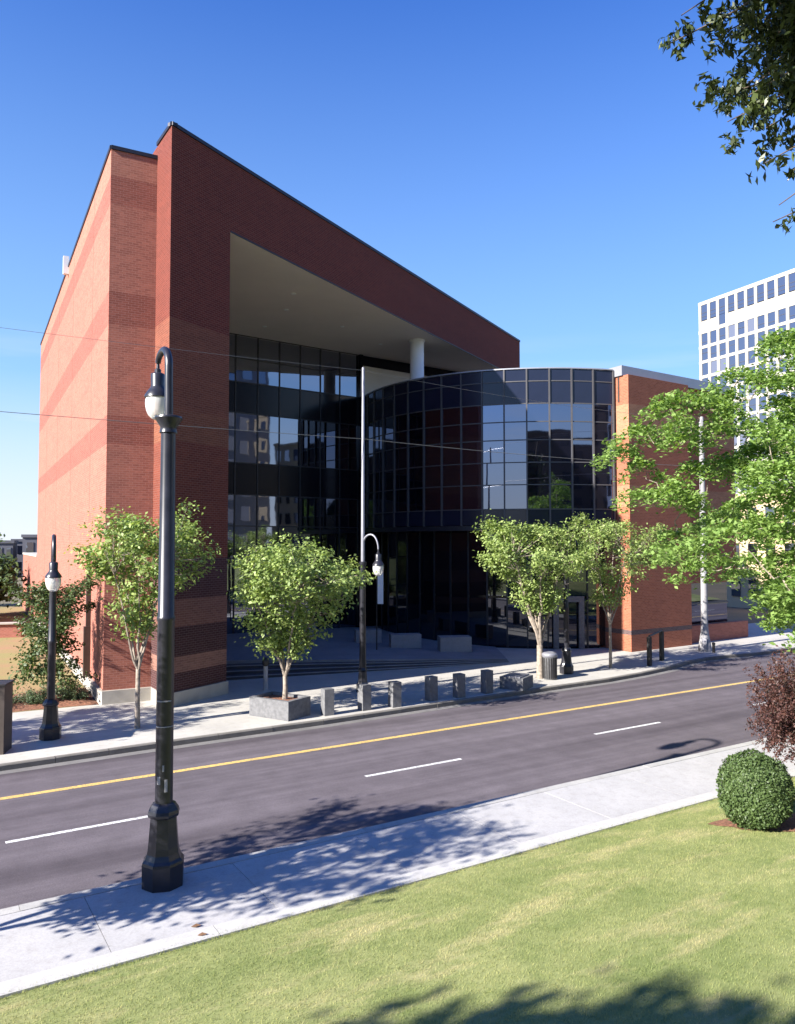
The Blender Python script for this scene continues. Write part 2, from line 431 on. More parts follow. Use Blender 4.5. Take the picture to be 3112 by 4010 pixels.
# ------------------------------------------------------------------ ground, road and pavements
g = MB(); g.face([(-1500, -900, -0.22), (1500, -900, -0.22), (1500, 2000, -0.22), (-1500, 2000, -0.22)])
tag(g.build('ground', M['earth']), kind='structure')
g = MB(); g.face([st(-160, 12.9, -0.15), st(320, 12.9, -0.15), st(320, 26, -0.15), st(-160, 26, -0.15)])
road = tag(g.build('road', M['asphalt']), kind='structure')
# centre line, lane dashes
Y0, Y1 = np.array([-8.81, 17.40]), np.array([14.77, 32.21])
t = (Y1 - Y0) / np.linalg.norm(Y1 - Y0); nn = np.array([-t[1], t[0]])
def stripe(p, q, w, name, mat, z=-0.146):
    p, q = np.array(p[:2]), np.array(q[:2]); t = (q - p) / np.linalg.norm(q - p); n = np.array([-t[1], t[0]]) * w / 2
    g = MB(); g.face([(*(p - n), z), (*(q - n), z), (*(q + n), z), (*(p + n), z)])
    return g.build(name, mat, road)
stripe(Y0 - t * 120, Y0 + t * 200, 0.19, 'centre_line', M['paint_yellow'])
D0 = np.array([-7.42, 14.89]); dt = np.array([13.28, 8.34]) / 2
du = dt / np.linalg.norm(dt)
for k in range(-3, 9):
    p = D0 + dt * k
    stripe(p, p + du * 2.9, 0.12, 'lane_dash', M['paint_white'])

# far kerb: straight, then swinging out to the right
FK = [np.array(p) for p in ((-9.92, 19.45), (-6.60, 21.66), (-2.31, 24.40), (5.06, 29.50), (8.67, 31.90), (10.6, 33.45), (12.29, 35.0), (13.6, 36.5), (14.9, 37.62), (16.4, 38.55), (18.35, 39.5))]
k0 = (FK[1] - FK[0]) / np.linalg.norm(FK[1] - FK[0])
FK = [FK[0] - np.array([0.826, 0.5636]) * 70] + FK + [FK[-1] + U * 120]
# resample to stones
def resample(P, step, lo=None):
    out = [P[0]]
    for i in range(len(P) - 1):
        L = np.linalg.norm(P[i + 1] - P[i]); n = max(1, int(round(L / step)))
        for k in range(1, n + 1): out.append(P[i] + (P[i + 1] - P[i]) * k / n)
    return out
FKS = resample(FK, 1.5)
def nrm(P, i):
    a = P[min(i + 1, len(P) - 1)] - P[max(i - 1, 0)]; a = a / np.linalg.norm(a); return np.array([-a[1], a[0]])
far_walk = MB()
back = [np.array(p) for p in (st(320, 34), st(24, 32.5), (20.4, 50.0), (-14, 50.0), (-9.4, 30.0), (-12.45, 25.55), (-12.45 - .826 * 75, 25.55 - .5636 * 75))]
inner = [FKS[i] + nrm(FKS, i) * 0.16 for i in range(len(FKS))]
far_walk.prism([tuple(p) for p in inner] + [tuple(p[:2]) for p in back], -0.2, 0.0)
fw = tag(far_walk.build('pavement', M['walk_far']), kind='structure')
kroot = empty('kerb', (*FK[1], -0.15), None, None); kroot['kind'] = 'structure'
gm = MB()
for i in range(len(FKS) - 1):
    p, q = FKS[i], FKS[i + 1]
    if abs(p[0]) > 45: continue
    n1, n2 = nrm(FKS, i), nrm(FKS, i + 1); t = (q - p) / np.linalg.norm(q - p)
    a, b2 = p + t * 0.006, q - t * 0.006
    dz = rnd.uniform(-0.004, 0.006); dd = rnd.uniform(-0.006, 0.006)
    k = MB()
    A, B, C, D = a + n1 * dd, b2 + n2 * dd, b2 + n2 * 0.157, a + n1 * 0.157
    e1, e2 = A + n1 * 0.022, B + n2 * 0.022
    k.prism([tuple(A), tuple(B), tuple(C), tuple(D)], -0.2, -0.022 + dz, True)
    k.face([(*A, -0.0215 + dz), (*B, -0.0215 + dz), (*e2, 0.002 + dz), (*e1, 0.002 + dz)])
    k.face([(*e1, 0.002 + dz), (*e2, 0.002 + dz), (*C, 0.002 + dz), (*D, 0.002 + dz)])
    k.build('kerb_stone', M['kerb'], kroot, org=(p[0], p[1], -0.2))
    gm.face([(*(p - n1 * 0.32), -0.1455), (*(q - n2 * 0.32), -0.1455), (*(q), -0.1455), (*(p), -0.1455)])
gm.build('gutter', M['gutter'], road)

# near pavement: slabs, kerb stones and the pale edging strip along the grass
nwalk = empty('pavement', st(0, 12, 0), None, None); nwalk['kind'] = 'structure'
def slab(name, mat, a0, a1, p0, p1, z0, z1, parent):
    k = MB(); k.prism([st(a0, p0)[:2], st(a1, p0)[:2], st(a1, p1)[:2], st(a0, p1)[:2]], z0, z1)
    return k.build(name, mat, parent, org=st(a0, p0, z0))
a = -24.0
while a < 60:
    slab('paving_slab', M['walk'], a + 0.004, a + 2.396, 11.07, 13.02, -0.2, rnd.uniform(-0.003, 0.002), nwalk)
    a += 2.4
a = -23.2
while a < 60:
    slab('edging_stone', M['edging'], a + 0.005, a + 2.995, 10.735, 11.062, -0.2, 0.006 + rnd.uniform(-0.002, 0.003), nwalk)
    a += 3.0
a = -24.5
while a < 60:
    slab('kerb_stone', M['kerb_near'], a + 0.004, a + 1.996, 13.028, 13.25, -0.2, 0.003 + rnd.uniform(-0.002, 0.003), nwalk)
    a += 2.0

# the lawn bank on the camera's side
def lawn_z(p, a):
    return -0.02 + 0.115 * max(0.0, 10.7 - p) + 0.03 * math.sin(a * 0.35 + p * 0.5)*min(1, max(0, (10.7 - p) / 2))
lm = MB(); AS = np.linspace(-40, 70, 111); PS = [10.728, 10.4, 9.8, 9, 8, 7, 6, 5, 4, 3, 2, 1, 0, -2, -4, -7, -12, -20, -35]
base = 0
for p in PS:
    for a in AS: lm.v.append(st(a, p, lawn_z(max(p, -12), a)))
nA = len(AS)
for i in range(len(PS) - 1):
    for j in range(nA - 1):
        lm.f.append((i * nA + j, (i + 1) * nA + j, (i + 1) * nA + j + 1, i * nA + j + 1)); lm.uv.append([(0, 0)] * 4)
tag(lm.build('lawn', M['turf'], smooth=True), kind='structure')
# blades
def blades(n, a_rng, p_rng, h0, h1, w):
    a = rng.uniform(*a_rng, n); p = rng.uniform(*p_rng, n)
    x = U[0] * a + N[0] * p; y = U[1] * a + N[1] * p
    keep = (y > 5.5) & (np.abs(x) < 0.56 * y + 0.6)
    a, p, x, y = a[keep], p[keep], x[keep], y[keep]; n = len(a)
    z = -0.02 + 0.115 * np.maximum(0, 10.7 - p) + 0.03 * np.sin(a * 0.35 + p * 0.5) * np.clip((10.7 - p) / 2, 0, 1)
    h = rng.uniform(h0, h1, n); th = rng.uniform(0, 2 * np.pi, n); ln = rng.uniform(0.2, 0.9, n) * h; la = rng.uniform(0, 2 * np.pi, n)
    v = np.zeros((n, 3, 3))
    v[:, 0] = np.c_[x - np.cos(th) * w, y - np.sin(th) * w, z - 0.004]
    v[:, 1] = np.c_[x + np.cos(th) * w, y + np.sin(th) * w, z - 0.004]
    v[:, 2] = np.c_[x + np.cos(la) * ln, y + np.sin(la) * ln, z + h]
    return v.reshape(-1, 3)
V = np.concatenate([blades(560000, (-6, 24), (2.5, 10.73), 0.012, 0.034, 0.0036), blades(9000, (-6, 24), (10.66, 10.80), 0.02, 0.06, 0.004)])
def tri_mesh(name, V, k=3):
    n = len(V) // k; me = bpy.data.meshes.new(name)
    me.vertices.add(len(V)); me.vertices.foreach_set('co', V.astype(np.float32).ravel())
    me.loops.add(n * k); me.loops.foreach_set('vertex_index', np.arange(n * k, dtype=np.int32))
    me.polygons.add(n); me.polygons.foreach_set('loop_start', np.arange(0, n * k, k, dtype=np.int32))
    me.update(calc_edges=True); me.validate(); return me
me = tri_mesh('grass', V); me.materials.append(M['grass'])
o = bpy.data.objects.new('grass', me); col.objects.link(o)
tag(o, 'short mown green grass with dry tan patches on the bank', 'grass', kind='stuff')

# dry turf beside the building's sunlit flank, with mulch bed
g = MB(); E0 = np.array([-12.45, 25.55]); LF = bear(-28.9)
cor = np.array([-10.12, 26.80])
g.face([(*(cor + np.array([-0.05, 0.05])), 0.004), (*(cor + LF * 48), 0.004), (-90, 90, 0.004), (-75, -9, 0.004), (*E0, 0.004)])
tag(g.build('dry_lawn', M['dry_turf']), kind='structure')
mb = MB(); P = [cor + LF * s_ + np.array([-0.06, -0.03]) for s_ in (0, 1.2, 2.4, 3.6)] + [np.array(q) for q in ((-13.3, 29.2), (-14.6, 27.9), (-15.6, 25.6), (-14.9, 24.2), (-12.5, 25.62), (-11.2, 26.35))]
c0 = np.mean(P, 0)
for i in range(len(P)):
    a, b2 = P[i], P[(i + 1) % len(P)]
    m1, m2 = a + (c0 - a) * 0.25, b2 + (c0 - b2) * 0.25
    mb.face([(*a, 0.008), (*b2, 0.008), (*m2, 0.09), (*m1, 0.09)]); mb.face([(*m1, 0.09), (*m2, 0.09), (*c0, 0.14)])
tag(mb.build('mulch_bed', M['mulch']), kind='structure')

# ------------------------------------------------------------------ the brick building
PTH, RZ, SZ, WZ = 29.9, 19.95, 17.42, 19.45
uP = bear(PTH); nP = np.array([uP[1], -uP[0]])            # outward normal of the portal face
C = cor; Mq = np.array([-8.72, 27.56]); P0 = np.array([-7.79, 26.15]); P1 = P0 + uP * 2.98
P2 = P0 + uP * 33.2
F0 = np.array([-9.38, 42.83]); uF = bear(54.0); nF = np.array([uF[1], -uF[0]])
L = C + LF * 30.9
Q = np.array([-12.73, 40.40])
bld = empty('museum_building', (C[0], C[1], 0), 'red brick building with a wedge-shaped open portal and round dark glass drum', 'building')
# left wing
BACK = np.array([-2.0, 64.0])
w = MB(); w.prism([tuple(C), tuple(Mq), tuple(Mq + np.array([-2.5, 3.2])), tuple(Q + np.array([-0.6, -0.3])), tuple(L + np.array([3, 0.5])), tuple(L)], 0.42, WZ - 0.004)
w.build('wall', M['brick_wing'], bld)
# portal pier (taller part with banding) and lintel
Nw = Mq + (Mq - P0) * 0.4
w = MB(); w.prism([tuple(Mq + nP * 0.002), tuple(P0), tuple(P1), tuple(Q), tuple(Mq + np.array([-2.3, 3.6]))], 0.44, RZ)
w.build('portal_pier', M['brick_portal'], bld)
w = MB(); q1, q2 = P1 - uP * 0.004, P2
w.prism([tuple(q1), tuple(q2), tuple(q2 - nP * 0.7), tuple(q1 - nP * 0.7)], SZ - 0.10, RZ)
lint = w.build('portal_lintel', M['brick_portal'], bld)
w = MB(); w.prism([tuple(P1 - nP * 0.004), tuple(P2 - nP * 0.004 - uP * 0.01), tuple(P2 - nP * 0.04 - uP * 0.01), tuple(P1 - nP * 0.04)], SZ - 0.15, SZ - 0.102)
w.build('lintel_trim', M['coping'], bld)
SB = SZ - 0.135
w = MB(); E2 = P2 - nP * 0.704
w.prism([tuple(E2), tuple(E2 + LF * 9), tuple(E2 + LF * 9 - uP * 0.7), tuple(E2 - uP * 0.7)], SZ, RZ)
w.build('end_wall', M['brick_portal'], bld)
# plinth
w = MB(); pl = [C + np.array([-0.10, -0.03]), C + np.array([0.03, -0.10]), Mq + np.array([0.02, -0.12]), P0 + np.array([-0.02, -0.14]), P1 + nP * 0.09, P1 + LF * 6, C + LF * 9, L + np.array([-0.09, 0]), L + np.array([-0.09, 0]) + np.array([1.5, 0]), C + np.array([0.2, 0.6])]
w = MB(); w.prism([tuple(C + np.array([-0.11, -0.04])), tuple(C + np.array([0.02, -0.13])), tuple(Mq + np.array([0.05, -0.11])), tuple(P0 + np.array([-0.03, -0.14])), tuple(P1 + nP * 0.10), tuple(P1 + LF * 12), tuple(L + np.array([1.0, -0.4])), tuple(L + np.array([-0.11, -0.04]))], -0.05, 0.46)
w.build('plinth', M['plinth'], bld)
# roof slab, soffit, coping
sq = [P1 - nP * 0.045, P2 - nP * 0.045 - uP * 0.2, E2 + LF * 8.7, F0 + uF * 9, F0 - uF * 3.8]
w = MB(); w.prism([tuple(p) for p in sq], SB, SZ - 0.103); sof = w.build('soffit', M['soffit'], bld)
dl = MB(); dl.lathe([(0.0, -0.03), (0.11, -0.03), (0.13, 0.0)], n=14); dm = dl.mesh('downlight', M['white'])
for px in ((-4.9, 36.0), (-5.6, 38.5), (-3.0, 41.5), (-1.0, 45.2), (-7.2, 41.5)): inst('downlight', dm, sof, (px[0], px[1], SB - 0.001))
w = MB(); w.prism([tuple(p) for p in (Q, P1 - nP * 0.71, P2 - nP * 0.71 - uP * 0.3, E2 + LF * 8.9, BACK, L + np.array([1.0, 0]))], RZ - 0.5, RZ - 0.2); w.build('roof', M['cap_metal'], bld)
w = MB(); cop = 0.13
for a, b2, nn_ in ((C, L, np.array([-LF[1], LF[0]])), (Mq, C, np.array([0.482, -0.876])), (P0, Mq, np.array([-0.833, -0.553])), (P2, P0, nP)):
    t_ = (b2 - a) / np.linalg.norm(b2 - a)
    zz = WZ if (a is C or b2 is C) else RZ
    aa, bb = a, b2
    w.prism([tuple(aa + nn_ * 0.045), tuple(bb + nn_ * 0.045), tuple(bb - nn_ * 0.2), tuple(aa - nn_ * 0.2)], zz + 0.001 + 0.003 * rnd.random(), zz + cop + 0.01 * rnd.random())
w.build('roof_coping', M['coping'], bld)
w = MB(); bp_ = C + LF * 13.3 + np.array([0.12, 0.1]); w.box((bp_[0] - .32, bp_[1], WZ - 0.35), (0.26, 0.26, 0.9), R(28)); w.build('roof_vent', M['white'], bld)
# low rear wing beyond the flank
w = MB(); w.prism([tuple(L + LF * 0.02), tuple(L + LF * 15.8), tuple(L + LF * 15.8 + np.array([8, 3])), tuple(L + np.array([8, 3]))], -0.02, 4.6); w.build('rear_wing', M['brick_low'], bld)
w = MB(); w.prism([tuple(L + LF * 0.04 + np.array([-.05, 0])), tuple(L + LF * 15.84 + np.array([-.05, 0])), tuple(L + LF * 15.84 + np.array([8, 3])), tuple(L + LF * 0.04 + np.array([8, 3]))], 4.602, 4.75); w.build('rear_coping', M['plinth'], bld)
# stacked dark boxes against the flank, narrowing upwards
dp = C + LF * 3.35 + np.array([-0.10, -0.05])
w = MB(); w.box((dp[0], dp[1], 0.46), (0.26, 0.24, 1.9), R(28.9)); w.box((dp[0] + .02, dp[1] + .01, 2.361), (0.16, 0.16, 2.2), R(28.9)); w.box((dp[0] + .04, dp[1] + .02, 4.562), (0.07, 0.07, 0.9), R(28.9))
w.build('dark_upright', M['cabinet'], bld)

for d_ in (4.2, 11.0, 17.8, 24.6):
    q = C + LF * d_; k = MB(); nl = np.array([-LF[1], LF[0]])
    k.prism([tuple(q + nl * 0.004), tuple(q + LF * 0.025 + nl * 0.004), tuple(q + LF * 0.025 - nl * 0.05), tuple(q - nl * 0.05)], 0.47, WZ - 0.02)
    k.build('expansion_joint', M['joint'], bld)
# recessed glass facade
FZ = [0.42, 2.9, 4.7, 6.5, 8.25, 10.05, 12.86, 14.6, 15.95, 17.24]
kinds = ['glass', 'glass', 'glass', 'glass', 'spandrel', 'glass', 'spandrel', 'glass', 'glass']
T0, BAY = -4.4, 1.37
tF = [0.36 + BAY * (k - 3) for k in range(0, 10)]       # mullion stations along the facade
core = MB(); a, b2 = F0 - uF * 4.5 - nF * 0.35, F0 + uF * 22 - nF * 0.35
core.prism([tuple(a), tuple(b2), tuple(b2 - nF * 6), tuple(a - nF * 6)], 0.0, SB - 0.01)
core.build('dark_core', M['spandrel'], bld)
fac = MB(); fac.bar(F0 - uF * 4.4, F0 + uF * 8.95, 0, 0.10, 17.24, SB - 0.002, 0.05)
facade = fac.build('curtain_wall', M['mullion'], bld)
def pane_mesh(name, w, h, mat):
    k = MB(); k.box((w / 2, 0, 0), (w, 0.03, h)); return k.mesh(name, mat)
cache = {}
rzF = math.atan2(uF[1], uF[0])
for k in range(len(tF) - 1):
    for r in range(len(FZ) - 1):
        wd, h = tF[k + 1] - tF[k] - 0.07, FZ[r + 1] - FZ[r] - 0.06
        key = (kinds[r], round(wd, 2), round(h, 2))
        if key not in cache: cache[key] = pane_mesh('pane' if kinds[r] == 'glass' else 'spandrel_panel', wd, h, M[kinds[r]])
        p = F0 + uF * (tF[k] + 0.035)
        inst('pane' if kinds[r] == 'glass' else 'spandrel_panel', cache[key], facade, (p[0], p[1], FZ[r] + 0.03), (R(rnd.gauss(0, 0.12)), 0, rzF + R(rnd.gauss(0, 0.10))))
for k, t_ in enumerate(tF):
    q = F0 + uF * t_
    m_ = MB(); m_.bar(q - uF * 0.035, q + uF * 0.035, 0, 0.12, 0.42, 17.235, 0.06); m_.build('mullion', M['mullion'], facade, org=(q[0], q[1], 0.42))
for z in FZ[1:-1]:
    m_ = MB(); m_.bar(F0 + uF * (tF[0] + .04), F0 + uF * (tF[-1] - .04), 0, 0.10, z - 0.03, z + 0.03, 0.045); m_.build('transom', M['mullion'], facade)
# cream wall and dark strip beyond the facade, over the drum
e = F0 + uF * (tF[-1] + 0.2)
w = MB(); w.bar(e, F0 + uF * 8.55, 0, 0.3, 0.4, SB - 0.004, 0.06); w.build('corner_panel', M['spandrel'], bld)
w = MB(); w.bar(F0 + uF * 8.56, F0 + uF * 21, 0, 0.3, 12.0, 16.62, 0.10); w.build('cream_wall', M['stucco'], bld)
w = MB(); w.bar(F0 + uF * 8.56, F0 + uF * 21, 0, 0.3, 16.624, SB - 0.003, 0.03); w.build('clerestory', M['spandrel'], bld)
w = MB(); w.lathe([(0.40, 14.3), (0.40, SB - 0.12), (0.46, SB - 0.12), (0.46, SB - 0.002)], (1.13, 44.4, 0), 28); w.build('column', M['col_white'], bld, smooth=True)

# the glass drum
DC, DR, DZ = np.array([8.2, 50.5]), 10.6, 14.65
DZS = [6.45, 7.3, 8.57, 9.73, 10.9, 11.85, 12.8, 13.97, 14.60]
dk = ['spandrel_blue', 'glass_drum', 'glass_drum', 'glass_drum', 'glass_drum', 'glass_drum', 'spandrel_blue', 'spandrel_blue']
PH = [17.08 - 6.28 * k for k in range(0, 17)]
def drum(ph, r=DR): return DC + r * np.array([math.sin(R(ph)), -math.cos(R(ph))])
dm_ = MB(); ring = [tuple(drum(p, DR - 0.14)) for p in np.linspace(17.1, -84, 70)] + [tuple(DC + np.array([-6, 4])), tuple(DC + np.array([6, 4])), (13.2, 46.0)]
dm_.prism(ring, 6.40, DZ - 0.25)
drm = dm_.build('glass_drum', M['spandrel'], bld)
w = MB(); ring = [tuple(drum(p, DR + 0.07)) for p in np.linspace(17.0, -84, 90)] + [tuple(drum(p, DR - 0.6)) for p in np.linspace(-84, 17.0, 90)]
w.prism(ring, 14.61, DZ + 0.02); w.build('drum_coping', M['cap_metal'], drm)
w = MB(); w.prism([tuple(drum(p, DR + 0.03)) for p in np.linspace(17.0, -84, 90)] + [tuple(drum(p, DR - 1.6)) for p in np.linspace(-84, 17.0, 90)], 6.2, 6.44); w.build('drum_soffit', M['mullion'], drm)
for k in range(len(PH) - 1):
    A, B = drum(PH[k + 1]), drum(PH[k])
    t_ = (B - A); Lc = np.linalg.norm(t_); t_ = t_ / Lc
    rz = math.atan2(t_[1], t_[0])
    for r in range(len(dk)):
        h = DZS[r + 1] - DZS[r] - 0.05
        key = ('d' + dk[r], round(h, 2))
        nm = 'pane' if 'glass' in dk[r] else 'spandrel_panel'
        if key not in cache: cache[key] = pane_mesh(nm, Lc - 0.07, h, M[dk[r]])
        p = A + t_ * 0.035
        inst(nm, cache[key], drm, (p[0], p[1], DZS[r] + 0.025), (R(rnd.gauss(0, 0.15)), 0, rz + R(rnd.gauss(0, 0.2))))
for k in range(len(PH)):
    q = drum(PH[k]); t_ = np.array([math.cos(R(PH[k])), math.sin(R(PH[k]))])
    m_ = MB(); m_.bar(q - t_ * 0.038, q + t_ * 0.038, 0, 0.20, 6.45, 14.60, 0.09); m_.build('mullion', M['mullion_grey'], drm, org=(q[0], q[1], 6.45))
for z in DZS[1:-1]:
    m_ = MB(); m_.prism([tuple(drum(p, DR + 0.035)) for p in np.linspace(PH[0] - .1, PH[-1], 70)] + [tuple(drum(p, DR - 0.08)) for p in np.linspace(PH[-1], PH[0] - .1, 70)], z - 0.026, z + 0.026); m_.build('transom', M['mullion_grey'], drm)
# ground floor glazing under the drum
gl = MB(); gl.prism([tuple(drum(p, DR - 1.0)) for p in np.linspace(15, -80, 60)] + [tuple(DC)], 0.0, 6.25)
base_ = gl.build('ground_floor', M['spandrel'], bld)
for k in range(len(PH) - 2):
    A, B = drum(PH[k + 1], DR - 0.93), drum(PH[k], DR - 0.93); t_ = B - A; Lc = np.linalg.norm(t_); t_ /= Lc
    rz = math.atan2(t_[1], t_[0])
    for z0, h in ((0.12, 2.5), (2.75, 3.35)):
        key = ('g', h)
        if key not in cache: cache[key] = pane_mesh('pane', Lc - 0.08, h, M['glass_low'])
        inst('pane', cache[key], base_, (A[0] + t_[0] * .04, A[1] + t_[1] * .04, z0), (0, 0, rz))
    q = B; m_ = MB(); m_.bar(q - t_ * .04, q + t_ * .04, 0, .1, 0.02, 6.19, 0.06); m_.build('mullion', M['mullion'], base_, org=(q[0], q[1], 0.02))
# pale door frame under the drum
fr = MB(); A, B = drum(8.5, DR - 0.80), drum(0.5, DR - 0.80); t_ = (B - A) / np.linalg.norm(B - A)
for s_ in (0, 1): p = A + (B - A) * s_; fr.bar(p - t_ * 0.14, p + t_ * 0.14, 0, 0.14, 0.0, 2.45, 0.05)
fr.bar(A - t_ * .14, B + t_ * .14, 0, 0.14, 2.455, 2.75, 0.05); fr.build('door_frame', M['granite'], bld)

# right-hand brick block
BL = np.array([11.9, 39.6]); uB = bear(56.0); nB = np.array([uB[1], -uB[0]]); BN = BL + LF * 1.25
w = MB(); BE = BL + uB * 5.0
w.prism([tuple(BL), tuple(BE), tuple(BE + LF * 6), tuple(BN + uB * 0.9 + LF * 5), tuple(BN + uB * .0 + LF * .6)], -0.03, 14.25)
w.build('brick_block', M['brick_block'], bld)
w = MB(); w.prism([tuple(BE + LF * 0.5), tuple(BE + LF * 0.5 + uB * 5), tuple(BE + LF * 6 + uB * 5), tuple(BE + LF * 6)], 3.3, 14.25); w.build('brick_return', M['brick_block'], bld)
w = MB(); BC = BL + LF * 0.35 + uB * -0.1
w.prism([tuple(BC), tuple(BC + uB * 9.9), tuple(BC + uB * 9.9 + LF * 4), tuple(BC + LF * 4 )], 14.252, 14.78); w.build('block_cap', M['cap_metal'], bld)
w = MB(); w.bar(BL + LF * 0.62 + nB * 0, BL + LF * 0.70, 0, 0.05, 12.9, 14.2, -0.0); w.build('overflow_slot', M['cabinet'], bld)
w = MB(); w.bar(BE + LF * 1.2, BE + LF * 1.2 + uB * 5, 0, 0.1, 0.9, 3.3); gw = w.build('low_window', M['glass'], bld)
w = MB(); w.bar(BE + LF * 1.1, BE + LF * 1.1 + uB * 5, 0, 0.08, 2.05, 2.15); w.build('transom', M['mullion_grey'], gw)
w = MB(); w.bar(BE + LF * 0.45 + uB * .003, BE + LF * 0.45 + uB * 6, 0, 0.35, -0.03, 0.95); w.build('low_wall', M['brick_low'], bld)

# plaza and its dying steps
NS = 4; HS = 0.13
LX, RX = -9.5, 5.2
def plaza_h(x): return max(0.0, min(1.0, (5.6 - x) / 12.0))
def step_y(i, x):
    s_ = (x - LX) / (RX - LX); y0 = 30.4 + 0.62 * i; y1 = 36.2 + 0.25 * i
    return y0 + (y1 - y0) * s_
plz = empty('plaza', (-2, 36, 0), None, None); plz['kind'] = 'structure'
xs = np.linspace(LX, RX, 16)
for i in range(NS):
    sm = MB(); ns_ = MB()
    for j in range(len(xs) - 1):
        x0, x1 = xs[j], xs[j + 1]
        h0, h1 = (i + 1) * HS * plaza_h(x0) + 0.006 * (i + 1), (i + 1) * HS * plaza_h(x1) + 0.006 * (i + 1)
        b0, b1 = i * HS * plaza_h(x0) + (0.006 * i if i else -.01), i * HS * plaza_h(x1) + (0.006 * i if i else -.01)
        A, B = step_y(i, x0), step_y(i, x1)
        if i < NS - 1: Ct, D = step_y(i + 1, x1) + 0.02, step_y(i + 1, x0) + 0.02
        else: Ct = D = 56.0
        ns_.face([(x0, A - .004, h0 + .004), (x1, B - .004, h1 + .004), (x1, B + .10, h1 + .004), (x0, A + .10, h0 + .004)]); ns_.face([(x0, A - .004, h0 - .025), (x1, B - .004, h1 - .025), (x1, B - .004, h1 + .004), (x0, A - .004, h0 + .004)])
        sm.face([(x0, A, b0), (x1, B, b1), (x1, B, h1), (x0, A, h0)]); sm.face([(x0, A, h0), (x1, B, h1), (x1, Ct, h1), (x0, D, h0)])
    ns_.build('step_nosing', M['seat_granite'], plz)
    sm.build('step' if i < NS - 1 else 'terrace', M['step'] if i < NS - 1 else M['plaza'], plz)
def pz(x): return NS * HS * plaza_h(x) + 0.006 * NS

def block_obj(x, y, w, d, h, label):
    k = MB(); z = pz(x) - 0.004
    P = [(-w / 2, -d / 2), (w / 2, -d / 2), (w / 2, d / 2), (-w / 2, d / 2)]
    rz = R(8); rot = lambda p: (x + p[0] * math.cos(rz) - p[1] * math.sin(rz), y + p[0] * math.sin(rz) + p[1] * math.cos(rz))
    k.prism([rot(p) for p in P], z, z + h)
    o = k.build('granite_block', M['seat_granite'], org=(x, y, z))
    bv = o.modifiers.new('bevel', 'BEVEL'); bv.width = 0.025; bv.segments = 2
    return tag(o, label, 'block', 'granite blocks on the plaza')
block_obj(-1.55, 40.9, 1.35, 0.75, 0.68, 'granite seat block on the plaza behind the tall grey lamp pole')
block_obj(0.39, 39.6, 1.55, 0.75, 0.68, 'granite seat block in the middle of the plaza row')
block_obj(2.85, 39.0, 1.58, 0.8, 0.74, 'granite seat block on the plaza closest to the street tree trunks')
block_obj(-5.1, 42.2, 1.3, 0.7, 0.68, 'granite seat block half hidden by the planter tree crown')

